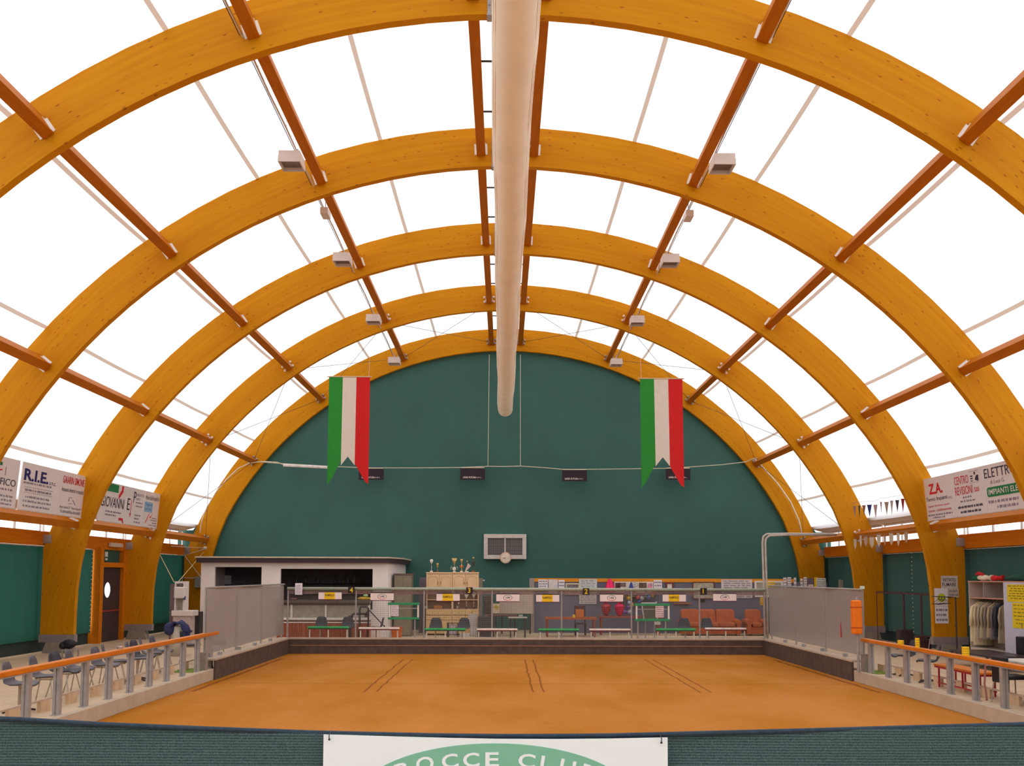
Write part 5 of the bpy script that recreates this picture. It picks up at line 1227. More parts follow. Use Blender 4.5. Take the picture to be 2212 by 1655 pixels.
# orange sofa and armchair
SOF = mat('orange_upholstery', (182, 90, 46), .8, var=.14, scale=7); SOD = mat('orange_upholstery_piping', (160, 64, 44), .8)
def sofa(px0, px1, n, Y, label, name, cat):
    x0, x1 = P(px0, 1340, Y).x, P(px1, 1340, Y).x; w = x1 - x0; aw = .24
    t = thing(name, label, cat, ((x0 + x1) / 2, Y + .4, 0))
    MB().box(x0 + .12, x1 - .12, Y + .05, Y + .8, .06, .34).build('base', SOF, t, bevel=.03)
    for q in (0, 1):
        xa_ = x0 if q == 0 else x1 - aw
        b = MB(); b.box(xa_ + .04, xa_ + aw - .04, Y, Y + .78, .06, .48); b.tube([(xa_ + aw / 2, Y - .02, .50), (xa_ + aw / 2, Y + .7, .52)], .12, 12); b.build('armrest', SOF, t, smooth=False, bevel=.02)
    iw = (w - 2 * aw) / n
    for k in range(n):
        a_ = x0 + aw + iw * k
        MB().box(a_ + .01, a_ + iw - .01, Y - .02, Y + .6, .34, .50).build('seat_cushion', SOF, t, bevel=.05)
        bx0 = a_ + .005 - (.1 if k == 0 else 0); bx1 = a_ + iw - .005 + (.1 if k == n - 1 else 0)
        c_ = MB().slab([(bx0, Y + .52, .46), (bx1, Y + .52, .46), (bx1 + (.03 if k == n - 1 else 0), Y + .66, .90), (bx1 - .05, Y + .68, .98), (bx0 + .05, Y + .68, .98), (bx0 - (.03 if k == 0 else 0), Y + .66, .90)], (0, .2, 0)).build('back_cushion', SOF, t, bevel=.05)
        MB().ball(((bx0 + bx1) / 2, Y + .585, .72), .02, 8).build('button', SOD, c_)
    for x in (x0 + .2, x1 - .2): MB().box(x - .03, x + .03, Y + .08, Y + .14, 0, .06).build('foot', DRK, t)
sofa(1471, 1603, 3, 36.3, 'long orange three seat sofa against the notice wall', 'sofa', 'sofa')
sofa(1612, 1661, 1, 36.3, 'orange armchair right of the sofa, cut by the net screen', 'armchair', 'armchair')
o = tag(MB().box(P(1443, 1, YP).x, P(1477, 1, YP).x, YP - .12, YP, P(1460, 1305, YP).z, P(1460, 1302, YP).z).build('small_shelf', mat('shelf_tan', (176, 112, 76), .6)), 'short tan shelf under the yellow centred plate left of number one', 'shelf')

# ------------------------------------------------------------------ left aisle objects
AP = mat('appliance_white', (228, 214, 206), .4, var=.04)
def q3(px0, px1, pyt, pyb, Y): return rect(px0, pyt, px1, pyb, Y)
Y = 30.0
x0, x1 = P(374, 1300, Y).x, P(414, 1300, Y).x; xm = P(396, 1300, Y).x
t = thing('drink_dispenser', 'white drink dispenser with tall back panel left of the bar', 'machine', ((x0 + x1) / 2, Y + .25, 0))
zc = P(390, 1331, Y).z; zc2 = P(390, 1319, Y).z; zt = P(384, 1256, Y).z
MB().box(x0, x1 - .04, Y, Y + .5, 0, zc).build('cabinet', mat('appliance_grey', (196, 176, 172), .5), t, bevel=.02)
MB().box(x0 - .03, x1 + .06, Y - .06, Y + .52, zc, zc2).build('counter', AP, t, bevel=.02)
b = MB(); b.box(x0, x0 + .05, Y + .1, Y + .5, zc2, zt); b.box(xm - .05, xm, Y + .1, Y + .5, zc2, zt); b.box(x0 + .05, xm - .05, Y + .1, Y + .5, zt - .07, zt); b.build('frame', AP, t)
MB().box(x0 + .05, xm - .05, Y + .3, Y + .34, zc2, zt - .07).build('back_panel', mat('panel_grey', (190, 176, 160), .5), t)
o = MB().box(x0 + .01, xm + .04, Y - .02, Y + .3, P(384, 1293, Y).z, P(384, 1268, Y).z).build('head_unit', AP, t, bevel=.04)
MB().box(x0 + .15, xm - .08, Y + .08, Y + .11, P(384, 1266, Y).z, P(384, 1260, Y).z).build('display', mat('display_dim', (120, 108, 108), .3), t)
MB().tube([(xm + .02, Y + .03, P(396, 1288, Y).z), (xm + .02, Y + .03, P(396, 1296, Y).z)], .04, 8).build('tap', mat('tap_blue', (60, 70, 110), .4), t)
MB().box(x0 - .14, x0 - .01, Y + .1, Y + .6, 0, P(370, 1262, Y).z).build('side_panel', mat('side_plum', (116, 92, 96), .6), t)
# stool with a white cover and a dark blue jacket on it
Y = 26.6; c = P(385, 1380, Y)
t = thing('stool', 'stool under a pale cover behind the left handrail', 'stool', (c.x, Y, 0))
zs_ = P(385, 1352, Y).z
MB().lathe([(.20, .0), (.20, .5), (.18, zs_ - .03), (.12, zs_)], (c.x, Y, 0), 16).build('cover', mat('pale_cover', (206, 196, 178), .8, var=.06), t, smooth=True)
b = MB(); rows = []
for k in range(15):
    a = PI * (k / 14) ; rows.append([(c.x + (.27 + .03 * math.sin(k)) * math.cos(PI - a), Y + dy, zs_ - .22 * (abs(math.cos(a)) ** 2) + .05 + .05 * math.sin(a) + .03 * math.sin(k * 1.7 + dy * 9)) for dy in (-.24, -.12, 0, .12, .24)])
b.grid(rows); b.ball((c.x - .2, Y - .12, zs_ - .08), .13, 8, 1.1, .9, 1.2); b.ball((c.x + .25, Y - .1, zs_ - .22), .10, 8, .8, .9, 2.0)
tag(b.build('jacket', mat('navy_cloth', (54, 58, 98), .85, var=.25, scale=9), smooth=True, solid=.05), 'dark blue jacket thrown over the pale stool behind the left rail', 'jacket')
# hand trolley
Y = 31.2
t = thing('hand_trolley', 'dark tubular hand trolley standing against the bar wall', 'trolley', (P(441, 1, Y).x, Y, 0))
z1, z2 = P(441, 1321, Y).z, P(441, 1351, Y).z; xa, xb, xm = P(430, 1, Y).x, P(451, 1, Y).x, P(441.5, 1, Y).x
DM = mat('trolley_red_black', (70, 44, 50), .5)
b = MB(); b.tube([(xa, Y, 0), (xa, Y, z1 - .06), (xa + .05, Y, z1), (xb - .05, Y, z1), (xb, Y, z1 - .06), (xb, Y, 0)], .022, 8); b.build('frame', DM, t, smooth=True)
b = MB(); b.tube([(xm, Y, .05), (xm, Y, z1)], .03, 8); b.build('centre_bar', DM, t); MB().tube([(xa, Y, z2), (xb, Y, z2)], .015, 6).build('cross_bar', DM, t); MB().tube([(xa, Y, .25), (xb, Y, .25)], .015, 6).build('cross_bar', DM, t)
MB().box(xa, xb, Y - .3, Y, 0, .02).build('toe_plate', DM, t)
x0, x1, _, _ = q3(417, 431, 1320, 1372, 34.2)
tag(MB().box(x0, x1, 34.2, 34.6, 0, P(424, 1322, 34.2).z).build('dark_cabinet', mat('cabinet_black', (50, 44, 46), .6), bevel=.01), 'dark cabinet in the gap between the drink dispenser and the bar', 'cabinet')
x0, x1, z0, z1 = q3(417, 431, 1246, 1270, 39.3)
t = thing('electric_box', 'grey electric box on the left foot of the farthest arch', 'box', ((x0 + x1) / 2, 39.5, z0)); MB().box(x0, x1, 39.45, 39.64, z0, z1).build('casing', GREY, t, bevel=.02)
MB().tube([P(443, 1186, 39.45), (P(432, 1, 39.5).x, 39.52, P(432, 1200, 39.5).z), ((x0 + x1) / 2 + .1, 39.5, z1)], .018, 6).build('conduit', mat('conduit_pvc', (214, 200, 190), .5), t)
MB().tube([(x0, 39.5, z0 + .4), (x0 - .5, 39.52, z0 + .4), (x0 - .55, 39.52, z0 + .1)], .02, 6).build('conduit', mat('conduit_pvc', (214, 200, 190), .5), t)
c = P(443, 1184, 39.4)
t = thing('junction_box', 'small pale junction box with conduit on the far left arch foot', 'box', tuple(c)); MB().ball(c, .075, 10).build('casing', LAMPB, t, smooth=True)
MB().tube([c, P(370, 1180, 34.3)], .012, 6).build('conduit', mat('conduit_pvc', (214, 200, 190), .5), t)
for a_, b_, lb in (((441, 1192, 39.3), (385, 1257, 30.3), 'cream cord running from the junction box down to the drink dispenser'), ((345, 1198, 33.8), (376, 1258, 30.3), 'thin cord from the fourth arch down to the drink dispenser')):
    tag(MB().tube([P(*a_), P(*b_)], .012, 5).build('cord', mat('cord_cream', (216, 186, 130), .6)), lb, 'cord')
# odds at the foot of the third arch
Y = 25.9
x0, x1 = P(138, 1405, Y).x, P(166, 1405, Y).x
t = thing('side_table', 'small grey table at the left foot of the third arch', 'table', ((x0 + x1) / 2, Y, 0)); zt = P(150, 1402, Y).z
MB().box(x0, x1, Y - .2, Y + .2, zt - .03, zt).build('tabletop', GREY, t, bevel=.005)
for x in (x0 + .03, x1 - .03):
    for y in (Y - .16, Y + .16): MB().box(x - .015, x + .015, y - .015, y + .015, 0, zt - .03).build('leg', GREY, t)
b = MB().ball((x0 + .13, Y, zt + .13), .15, 10, 1.3, .9, .85).ball((x0 - .02, Y - .03, zt + .09), .1, 8)
tag(b.build('black_bag', BLK, smooth=True), 'lumpy black bag on the small grey table by the third arch', 'bag')

# ------------------------------------------------------------------ right aisle objects
place(protoC, 8.98 + .05, 21.7, PI, 'dark swivel chair behind the right rail, beside the far posts', 'shell chairs behind the right rail')
place(protoC, 8.85 + .12, 20.3, PI - .5, 'dark swivel chair behind the right rail, nearer than the other and turned', 'shell chairs behind the right rail')
# wooden bench with red frame
RDP = mat('red_tube', (176, 36, 54), .45)
t = thing('red_bench', 'wooden topped bench with red metal frame behind the right rail', 'bench', (8.98, 18.7, 0))
MB().box(8.80, 9.18, 17.75, 19.7, .42, .46).build('seat', HAND, t, bevel=.008)
b = MB()
for x in (8.82, 9.16): b.box(x - .015, x + .015, 17.78, 19.67, .385, .42)
for y in (17.8, 19.65): b.box(8.835, 9.145, y - .015, y + .015, .385, .42)
b.build('frame', RDP, t)
for x in (8.82, 9.16):
    for y in (17.95, 18.5, 19.1, 19.5): MB().box(x - .014, x + .014, y - .014, y + .014, 0 if y in (17.95, 19.5) else .10, .385).build('leg' if y in (17.95, 19.5) else 'strut', RDP, t)
    MB().box(x - .013, x + .013, 17.9, 19.55, .08, .105).build('lower_rail', RDP, t)
# white table with padded black chairs
t = thing('table', 'pale topped table behind the right rail at the picture edge', 'table', (9.75, 16.2, 0))
MB().box(9.05, 10.6, 14.2, 17.6, .70, .74).build('tabletop', mat('pale_laminate', (206, 200, 190), .35), t, bevel=.006)
for x in (9.15, 10.5):
    for y in (14.35, 17.45): MB().tube([(x, y, 0), (x, y, .70)], .022, 8).build('leg', CHROME, t)
def padchair(x, y, rz, label):
    t = thing('padded_chair', label, 'chair', (0, 0, 0), 'black padded chairs at the pale table')
    MB().box(-.22, .22, -.22, .22, .43, .50).build('seat', BLK, t, bevel=.02); MB().box(-.24, -.19, -.22, .22, .36, .82).build('backrest', BLK, t, bevel=.02)
    for s_ in (-1, 1):
        MB().tube([(.2, s_ * .2, 0), (.19, s_ * .2, .43)], .012, 6).build('leg', CHROME, t); MB().tube([(-.27, s_ * .2, 0), (-.2, s_ * .2, .43)], .012, 6).build('leg', CHROME, t)
    t.location = (x, y, 0); t.rotation_euler = (0, 0, rz); W[t.name] = Vector((x, y, 0))
padchair(8.98, 17.0, .1, 'black padded chair at the far end of the pale table')
padchair(8.98, 15.9, 0, 'black padded chair at the pale table beside the picture edge')
padchair(8.98, 14.9, .05, 'black padded chair at the near end of the pale table')
c = Vector((8.75, 17.35, 0))
tag(MB().tube([(8.72, 17.4, .0), (8.72, 17.4, .05), (8.70, 17.42, .3), (8.72, 17.4, .62), (8.9, 17.35, .70)], .018, 6).build('cable_bundle', mat('cable_pink', (190, 130, 120), .6), smooth=True), 'pinkish cable bundle hanging from the far corner of the pale table', 'cable')
# yellow tubs on the rail
for px, Y, h, r, lb in ((1945.5, 21.3, .09, .065, 'low yellow tub on the right handrail, farthest of three'), (1981.5, 19.9, .19, .045, 'slim tall yellow tub on the right handrail, middle of three'), (2085, 17.3, .16, .065, 'wide yellow tub on the right handrail, nearest of three')):
    x = 8.50
    t = thing('yellow_tub', lb, 'tub', (x, Y, .78), 'yellow tubs on the right handrail')
    y = x / ((P(px, 1380, 10).x) / 10)
    t.location = (x, y, .78); W[t.name] = Vector((x, y, .78))
    MB().lathe([(r * .92, 0), (r, h * .15), (r, h), (r * .85, h)], (x, y, .78), 16).build('body', YEL, t, smooth=False)
    for k in range(3): MB().lathe([(r * 1.01, 0), (r * 1.01, h * .05)], (x, y, .78 + h * (.25 + .25 * k)), 16).build('band', mat('ochre_band', (180, 140, 30), .6), t)
# jacket and cap on a chair behind the third arch foot
place(protoD, 12.65, 28.35, PI, 'dark chair under the draped jacket beside the right foot of the third arch', 'shell chairs behind the right rail')
b = MB(); rows = []
for k in range(9):
    z = .45 + .42 * k / 8; w = .24 + .03 * math.sin(k * 1.3) - .08 * max(0, (k - 5) / 3)
    rows.append([(12.93 + .05 * math.cos(a) + .03 * math.sin(3 * a), 28.35 + w * math.sin(a), z) for a in [2 * PI * j / 14 for j in range(15)]])
tag(MB().grid(rows).build('draped_jacket', mat('striped_grey_cloth', (128, 120, 116), .9, var=.35, scale=30, stretch=(.2, 3, .2)), smooth=True, solid=.02), 'grey striped jacket draped over the chair by the right foot of the third arch', 'jacket')
tag(MB().ball((12.93, 28.35, .95), .13, 10, 1, 1, .9).build('woolly_hat', mat('cap_black', (36, 32, 34), .9), smooth=True), 'dark woolly cap on top of the striped jacket', 'hat')
# coat racks
CRK = mat('rack_maroon', (84, 40, 48), .5)
t = thing('coat_rack', 'long dark red coat rack in front of the dark curtain, right side', 'rack', (12.42, 29.9, 0))
MB().tube([(12.42, 27.9, 1.72), (12.42, 31.95, 1.72)], .022, 8).build('hanging_rail', CRK, t)
for y in (28.5, 29.75, 31.9): MB().tube([(12.42, y, .03), (12.42, y, 1.72)], .028 if y < 30 else .015, 8).build('upright', CRK, t)
for y in (28.5, 29.75, 31.9): MB().box(12.15, 12.7, y - .03, y + .03, 0, .04).build('foot', CRK, t)
b = MB()
for k in range(26): y = 28.0 + k * .15; b.tube([(12.42, y, 1.74), (12.40, y, 1.79)], .012, 5)
for k, y in enumerate([28.0 + j * .15 for j in range(26)]): MB().tube([(12.42, y, 1.735), (12.38, y, 1.78)], .01, 5).build('hook', CRK, t)
for k, (y, c_, w, z1) in enumerate(((29.72, (66, 50, 52), .34, .62), (28.45, (74, 44, 46), .3, .5))):
    tag(MB().box(12.2, 12.62, y - w / 2, y + w / 2, .05, z1).build('dark_case', mat('case_%d' % k, c_, .8, var=.2), bevel=.04), 'dark case standing at the foot of the %s upright of the coat rack' % ['middle', 'nearest'][k], 'case')
t = thing('coat_rack', 'short dark coat rack with empty hangers between third arch and wardrobe', 'rack', (12.2, 26.9, 0))
MB().tube([(12.25, 26.35, 1.68), (12.25, 27.4, 1.68)], .015, 6).build('hanging_rail', DRK, t)
for y in (26.38,): MB().tube([(12.45, y, 0), (12.45, y, 1.68), (12.25, y, 1.68)], .02, 6).build('upright', DRK, t)
MB().box(12.3, 12.7, 26.3, 26.46, 0, .03).build('foot', DRK, t)
for k in range(3):
    y = 26.6 + .18 * k
    tag(MB().tube([(12.25, y, 1.70), (12.25, y, 1.62), (12.05, y, 1.47), (12.42, y, 1.50), (12.25, y, 1.62)], .010, 6).build('coat_hanger', DRK), 'dark empty coat hanger on the short rack beside the wardrobe', 'hanger', 'empty coat hangers')
# notices on the arch foot
YA = 27.51
def note(px0, py0, px1, py1, label, m=PAPER, lines=0, cat='sign', y=YA, name='notice_sheet'): return sheet(px0, py0, px1, py1, y, label, cat, m, lines, name=name)
o = note(2033, 1244, 2069, 1290, 'white no smoking notice in Italian on the right foot of the third arch', mat('notice_white', (222, 206, 196), .6), 0)
x0, x1, z0, z1 = rect(2033, 1244, 2069, 1290, YA - .006)
MB().text('VIETATO', (x0 + .04, YA - .006, z1 - .17), (1, 0, 0), (0, 0, 1), .39, .1, bold=.01).text('FUMARE', (x0 + .04, YA - .006, z1 - .30), (1, 0, 0), (0, 0, 1), .39, .1, bold=.01).build('lettering', INK, o)
o = note(2048, 1271, 2071, 1291, 'small pale sheet below the no smoking notice', mat('notice_beige', (212, 190, 168), .6), 2, 'paper', YA - .008)
o = note(2018.5, 1271, 2047, 1309, 'upper white sheet with lime green emblem on the arch foot', PAPER, 0, 'paper', YA - .012)
x0, x1, z0, z1 = rect(2018.5, 1271, 2047, 1309, YA - .018)
MB().disc(((x0 + x1) / 2 + .01, YA - .022, (z0 + z1) / 2 - .02), .12, 'y', .004, 20, sz=1.0).build('lime_emblem', mat('lime', (196, 200, 40), .6), o)
o = note(2020, 1309.5, 2048.5, 1347, 'lower white sheet under the lime emblem sheet on the arch foot', PAPER, 3, 'paper', YA - .012)
# wardrobe
WRB = mat('wardrobe_beige', (206, 186, 170), .5, var=.03); WRI = mat('wardrobe_inside', (170, 158, 150), .6); WRD = mat('wardrobe_lilac', (206, 202, 218), .4, var=.03); WRE = mat('wardrobe_edge', (206, 150, 126), .5)
wx0, wx1, wy0, wy1, wym, wz = 12.66, 13.30, 21.4, 26.05, 24.2, 2.10
t = thing('wardrobe', 'beige open wardrobe with lilac doors standing against the right wall', 'wardrobe', ((wx0 + wx1) / 2, 23.7, 0))
b = MB(); b.box(wx1 - .02, wx1, wy0, wy1, 0, wz); b.box(wx0, wx1 - .02, wy1 - .03, wy1, 0, wz); b.box(wx0, wx1 - .02, wym - .03, wym, 0, wz); b.box(wx0, wx1 - .02, wy0, wy0 + .03, 0, wz); b.box(wx0, wx1 - .02, wym, wy1 - .03, .0, .35)
b.build('carcass', WRB, t)
MB().box(wx0 - .02, wx1, wy0, wy1, wz, wz + .03).build('top_board', WRE, t); MB().box(wx0, wx1 - .02, wym, wy1 - .03, 1.66, 1.69).build('shelf', WRE, t)
MB().box(wx0 + .02, wx1 - .02, 25.28, 25.30, 1.69, wz).build('divider', WRI, t)
MB().tube([(12.95, wym, 1.60), (12.95, wy1 - .03, 1.60)], .015, 8).build('hanging_rail', CHROME, t)
for k in range(3):
    a_, b_ = wy0 + .02 + k * .93, wy0 + .02 + (k + 1) * .93 - .012
    d = MB().box(wx0 - .02, wx0, a_, min(b_, wym), .08, wz).build('door', WRD, t, bevel=.004); MB().box(wx0 - .045, wx0 - .02, a_ + .06, a_ + .08, 1.0, 1.12).build('handle', CHROME, d)
for y0, y1, z0, z1, lb in ((22.9, 24.0, 1.62, 2.05, 'upper yellow paper sheet on the lilac wardrobe door'), (22.7, 23.78, .98, 1.60, 'large lower yellow paper sheet on the lilac wardrobe door')):
    o = tag(MB().box(wx0 - .028, wx0 - .021, y0, y1, z0, z1).build('yellow_sheet', mat('yellow_paper', (238, 204, 20), .7, var=.05)), lb, 'paper')
    b = MB()
    for k in range(6):
        zz = z1 - (z1 - z0) * (k + .8) / 7; yy = y0 + .08
        while yy < y1 - .15: w = random.uniform(.06, .2); b.box(wx0 - .031, wx0 - .028, yy, yy + w, zz, zz + .025); yy += w + .05
    b.build('print', mat('olive_ink', (150, 130, 40), .7), o)['kind'] = 'stuff'
coats = [(25.90, 'cream', (232, 212, 172), .50), (25.74, 'cream', (220, 198, 160), .42), (25.55, 'beige', (176, 160, 140), .6), (25.38, 'beige', (190, 170, 136), .62), (25.2, 'taupe', (142, 128, 118), .6), (25.02, 'tan', (186, 160, 128), .66), (24.84, 'grey', (120, 112, 108), .62), (24.66, 'black', (54, 56, 64), .7), (24.45, 'tan', (170, 150, 120), .55)]
for k, (y, cn, c_, zb) in enumerate(coats):
    m = mat('coat_%s_%d' % (cn, k), c_, .9, var=.16, scale=4, stretch=(5, 5, .6))
    t = thing('hanging_coat', '%s coat hanging in the wardrobe, %s from its far side' % (cn, ['first', 'second', 'third', 'fourth', 'fifth', 'sixth', 'seventh', 'eighth', 'last'][k]), 'coat', (12.95, y, zb), 'coats in the wardrobe')
    rows = []
    for j, (z, w, d) in enumerate(((zb, .27, .06), (zb + .3, .25, .055), (1.15, .22, .05), (1.38, .23, .05), (1.46, .20, .045), (1.53, .09, .04), (1.57, .05, .03))):
        rows.append([(12.86 + w * math.cos(a), y + (d + .012 * math.sin(4 * a + k)) * math.sin(a), z) for a in [2 * PI * i / 20 for i in range(21)]])
    MB().grid(rows).build('body', m, t, smooth=True)
    sgn = -1
    MB().tube([(12.86 - .19, y - .02, 1.44), (12.86 - .235, y - .03, 1.2), (12.86 - (.26 if k == 0 else .21), y - .04, .92)], [.05, .055, .045] if k == 0 else [.03, .035, .03], 10).build('sleeve', m, t, smooth=True)
    MB().tube([(12.86, y, 1.56), (12.90, y, 1.60), (12.95, y, 1.625)], .006, 5).build('hanger_hook', DRK, t)
# things on the wardrobe top
b = MB(); z = wz + .03
t = thing('rolled_flag', 'crumpled green, white and red flag lying on top of the wardrobe', 'flag', (12.8, 25.2, z))
for nm, y0, y1, r, m in (('green_part', 25.75, 26.0, .08, mat('cloth_green', (30, 100, 70), .8)), ('white_part', 25.0, 25.72, .085, mat('cloth_white', (236, 222, 196), .8)), ('red_part', 24.55, 25.02, .08, RED)):
    pts_ = [(12.80 + .02 * math.sin(9 * y0 + k), y0 + (y1 - y0) * k / 5, z + r) for k in range(6)]
    MB().tube(pts_, [r * (.8 + .2 * math.sin(2 + k * 1.7)) for k in range(6)], 10).build(nm, m, t, smooth=True)
tag(MB().tube([(12.78, 25.45, z + .17), (12.80, 25.75, z + .20), (12.8, 25.9, z + .17)], [.04, .05, .03], 8).build('red_cloth', RED, smooth=True), 'small red cloth on the rolled flag on the wardrobe', 'cloth')
tag(MB().tube([(12.85, 23.2, z + .07), (12.85, 23.8, z + .1), (12.82, 24.4, z + .07)], [.06, .1, .05], 8).build('green_cloth', mat('cloth_dark_green', (34, 84, 70), .85, var=.2), smooth=True), 'dark green cloth bundle on the wardrobe right of the flag', 'cloth')
t = thing('low_table', 'low dark table standing in front of the wardrobe', 'table', (11.9, 23.4, 0))
MB().box(11.4, 12.4, 22.4, 24.6, .33, .38).build('tabletop', mat('dark_table', (70, 60, 62), .4), t)
for x in (11.45, 12.35):
    for y in (22.45, 24.55): MB().box(x - .025, x + .025, y - .025, y + .025, 0, .33).build('leg', DRK, t)
x = P(2163, 1, 23.0).x
tag(MB().box(x - .11, x + .09, 22.9, 23.2, .38, .38 + .42).build('black_case', BLK, bevel=.02), 'upright black case on the low dark table before the wardrobe', 'case')
# orange padding on the pole at the end of the right screen
x = CR + .25
t = thing('padded_pole', 'grey pole with bright orange padding at the near end of the right screen', 'pole', (x, 22.45, 0))
c = P(1851, 1300, 22.45)
MB().tube([(c.x, 22.45, .0), (c.x, 22.45, P(1850, 1290, 22.45).z)], .035, 8).build('pole', GREY, t)
x0, x1, z0, z1 = rect(1841, 1297, 1861, 1370, 22.4)
MB().box(x0, x1, 22.34, 22.52, z0, z1).build('padding', mat('pad_orange', (250, 126, 10), .5, var=.06), t, bevel=.03)
for z in (z1 - .16, z0 + .15): MB().box(x0 - .005, x1 + .005, 22.335, 22.525, z - .01, z + .01).build('strap', mat('pad_strap', (190, 70, 20), .6), t)
x0, x1, z0, z1 = rect(1844, 1281, 1852, 1288, 22.6)
tag(MB().box(CR + .12, CR + .21, 22.66, 22.72, 1.94, 2.01).build('sticker', mat('sticker_mint', (206, 226, 210), .6)), 'tiny green and white sticker on top of the right net screen end', 'sticker')
ry = 24.1; o = MB().tube([(CR + .135, ry, 1.92), (CR + .135, ry, 1.12), (CR + .13, ry, 1.0), (CR + .13, ry, .72)], [.0008, .0008, .009, .014], 6).build('red_rope', RED); 
tag(o, 'short red cord hanging on the right net screen', 'rope')
x0, x1, z0, z1 = rect(1646.5, 1291, 1653, 1308, 30.6)
tag(MB().box(x0, x1, 30.82, 30.87, z0, z1).build('yellow_tag', mat('tag_yellow', (220, 180, 50), .6)), 'yellow tag fixed to the right corner post of the fence', 'tag')
# strings of pennants between the third and fourth arches, right side
def pennants(label, pts_, L, cols_, pointed, top):
    n = len(pts_); Ys = [33.3 - (33.3 - 28.1) * k / (n - 1) for k in range(n)]
    ps = [P(px, py, y) for (px, py), y in zip(pts_, Ys)]
    t = thing('pennant_string', label, 'bunting', tuple(ps[0]), 'strings of pennants')
    cord = []
    for k, p_ in enumerate(ps):
        cord.append(p_ + Vector((0, 0, top)))
        if k < n - 1: cord.append((p_ + ps[k + 1]) / 2 + Vector((0, 0, top - .015)))
    cord = [Vector((X0 + 12.35, 33.50, cord[0].z + .02))] + cord + [Vector((X0 + 12.2 - max(0, cord[-1].z - 3.6) * .45, 27.72, cord[-1].z + .02))]
    MB().tube(cord, .005, 4).build('cord', GINK, t)
    for k, p_ in enumerate(ps):
        w = [.10, .07, .12, .15, .13, .05, .13, .09, .11, .10][k % 10]; m = mat('pennant_%d' % cols_[k][0], cols_[k][1:], .7, trans=.2)
        l = L * (1 + .12 * math.sin(k * 2.1)); ax = Vector((.85, -.5, 0)) * w / 2
        if pointed: pt = [p_ - ax, p_ + ax, p_ - Vector((0, 0, l))]
        else: pt = [p_ - ax, p_ + ax, p_ + ax * .9 - Vector((0, 0, l * .62)), p_ - Vector((0, 0, l)), p_ - ax * .9 - Vector((0, 0, l * .62))]
        MB().slab(pt, (.003, .005, 0)).tube([p_ - ax, p_ + ax], .008, 5).build('pennant', m, t)
        MB().tube([p_ - ax, p_ + Vector((0, 0, top)), p_ + ax], .003, 4).build('loop', GINK, t)
cc = [(1, 170, 130, 120), (2, 70, 70, 60), (3, 160, 110, 80), (4, 40, 50, 110), (5, 190, 160, 160), (6, 150, 100, 100), (7, 180, 150, 130), (8, 190, 180, 170), (9, 90, 70, 90), (10, 170, 40, 60)]
pennants('upper string of coloured pointed pennants between the third and fourth arches, right', [(1846, 1094), (1856, 1093), (1866, 1092), (1878, 1091), (1891, 1091), (1903, 1085), (1915, 1085), (1926, 1082), (1938, 1081), (1950, 1078)], .40, cc, True, .14)
cw = [(11 + k % 3, *((222, 206, 180), (230, 216, 196), (200, 170, 150))[k % 3]) for k in range(9)]
pennants('lower string of pale pennants hanging below the right eaves purlin', [(1847, 1165), (1859, 1158), (1870, 1160), (1883, 1161), (1898, 1156), (1911, 1158), (1925, 1153), (1940, 1152), (1957, 1150)], .36, cw, False, .05)

# ------------------------------------------------------------------ green net and club banner in front of the camera
YN_ = 3.5
NET = ribbed('shade_net', (24, 50, 56), (92, 118, 118), .0098)
topl = [(-2200, 1500), (-900, 1525), (0, 1552), (217, 1565), (480, 1576), (700, 1584), (942, 1589.5), (1100, 1591), (1300, 1590), (1500, 1585), (1800, 1577), (2212, 1565), (3100, 1530), (4600, 1480)]
def ytop(x):
    for (x0, y0), (x1, y1) in zip(topl, topl[1:]):
        if x0 <= x <= x1: return y0 + (y1 - y0) * (x - x0) / (x1 - x0)
    return topl[-1][1]
t = thing('shade_net', 'dark green ribbed shade net stretched across the bottom of the picture', 'net', tuple(P(1106, 1590, YN_)))
xs = [-2200 + k * 80 for k in range(86)]; top = [P(x, ytop(x), YN_) for x in xs]
rows = [[(p_.x, YN_ + .012 * math.sin(p_.x * 3.1 + j * 1.3), p_.z * (1 - j / 8) + (-.22) * (j / 8)) for p_ in top] for j in range(9)]
MB().grid(rows).build('netting', NET, t, smooth=True)
MB().tube([p_ + Vector((0, 0, 0)) for p_ in top], .009, 8).build('top_hem', mat('hem_dark', (46, 60, 74), .8, var=.2, scale=60), t)
for p_ in (top[0], top[-1]): MB().tube([(p_.x, YN_, -.25), (p_.x, YN_, p_.z + .05)], .03, 8).build('post', GREY, t)
YB = 3.455
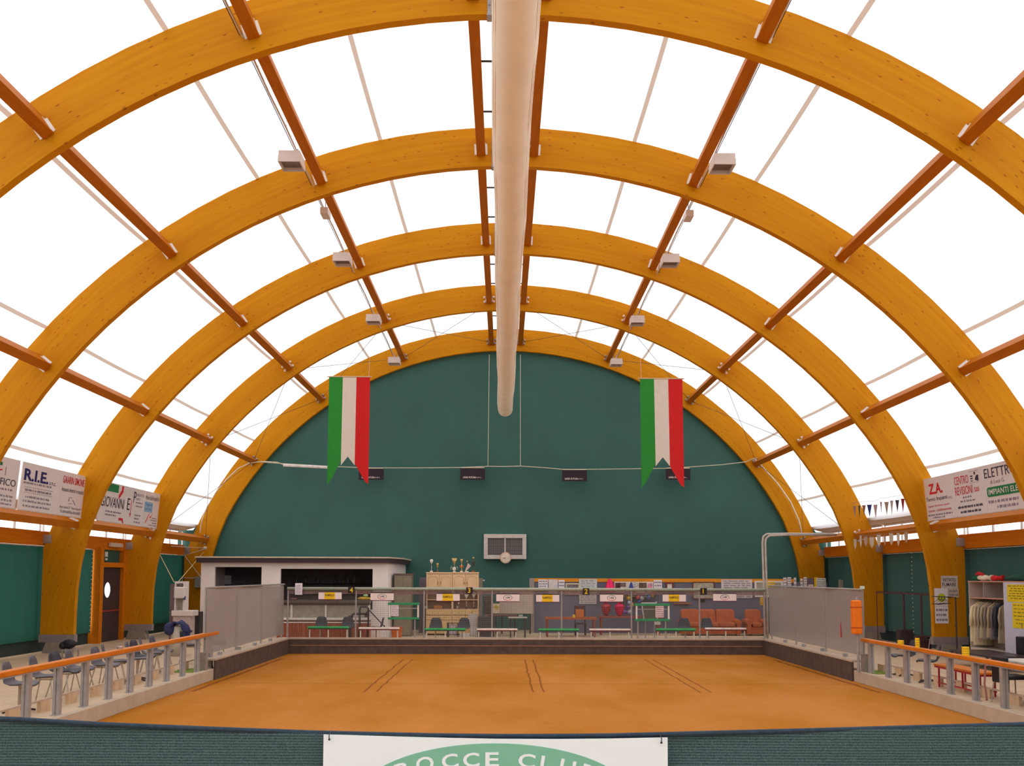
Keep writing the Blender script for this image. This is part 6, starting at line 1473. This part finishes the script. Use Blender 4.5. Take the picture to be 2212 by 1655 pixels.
BAN = mat('banner_vinyl', (252, 253, 255), .35, var=.01); BGR = mat('banner_green', (134, 196, 166), .4, var=.02)
t = thing('club_banner', 'white club banner with green oval and letters BOCCE CLUB on the net', 'banner', tuple(P(1070, 1655, YB)))
tp = [P(x, y, YB) for x, y in ((699, 1587), (800, 1590), (940, 1594), (1070, 1596.5), (1200, 1597), (1320, 1596), (1442, 1593.5))]
zb = tp[0].z - .9
MB().slab([(p_.x, YB, p_.z) for p_ in tp] + [(tp[-1].x, YB, zb), (tp[0].x, YB, zb)], (0, .004, 0)).build('sheet', BAN, t)
ec = P(1069, 1610.4 + 123, YB); ea, eb = 300 * YB / F, 123 * YB / F
b = MB(); n = 72; pts_ = [(ec.x + ea * math.cos(2 * PI * k / n), YB, ec.z + eb * math.sin(2 * PI * k / n)) for k in range(n)]
b.slab(pts_, (0, -.0015, 0)); b.build('green_oval', BGR, t)
b = MB(); b.slab([(ec.x + ea * .78 * math.cos(2 * PI * k / n), YB - .0015, ec.z + eb * .5 * math.sin(2 * PI * k / n)) for k in range(n)], (0, -.001, 0)); b.build('inner_oval', BAN, t)
k_ = YB / F
for ch, px, py, w, ang in (('B', 869, 1663, 30, 17), ('O', 918, 1650, 38, 12), ('C', 972, 1644, 35, 7), ('C', 1018, 1641.5, 35, 3), ('E', 1063, 1640.5, 29, 0), ('C', 1138, 1643.5, 36, -6), ('L', 1180, 1649, 24, -9), ('U', 1226, 1657, 33, -13), ('B', 1272, 1668, 30, -17)):
    c = P(px, py, YB); a = math.radians(ang); r_ = Vector((math.cos(a), 0, math.sin(a))); u_ = Vector((-math.sin(a), 0, math.cos(a)))
    MB().text(ch, c - r_ * w / 2 * k_ - u_ * 15 * k_, r_, u_, w * k_, 30 * k_, off=.003, bold=.02).build('letter', BAN, t)
for px, py in ((711, 1590), (1429, 1597)):
    c = P(px, py, YB - .012)
    MB().tube([c + Vector((0, .04, .012)), c + Vector((0, 0, .004)), c - Vector((0, 0, .012))], .0016, 6).ball(c - Vector((0, -.004, .013)), .004, 8).build('cord_tie', BLK, t)
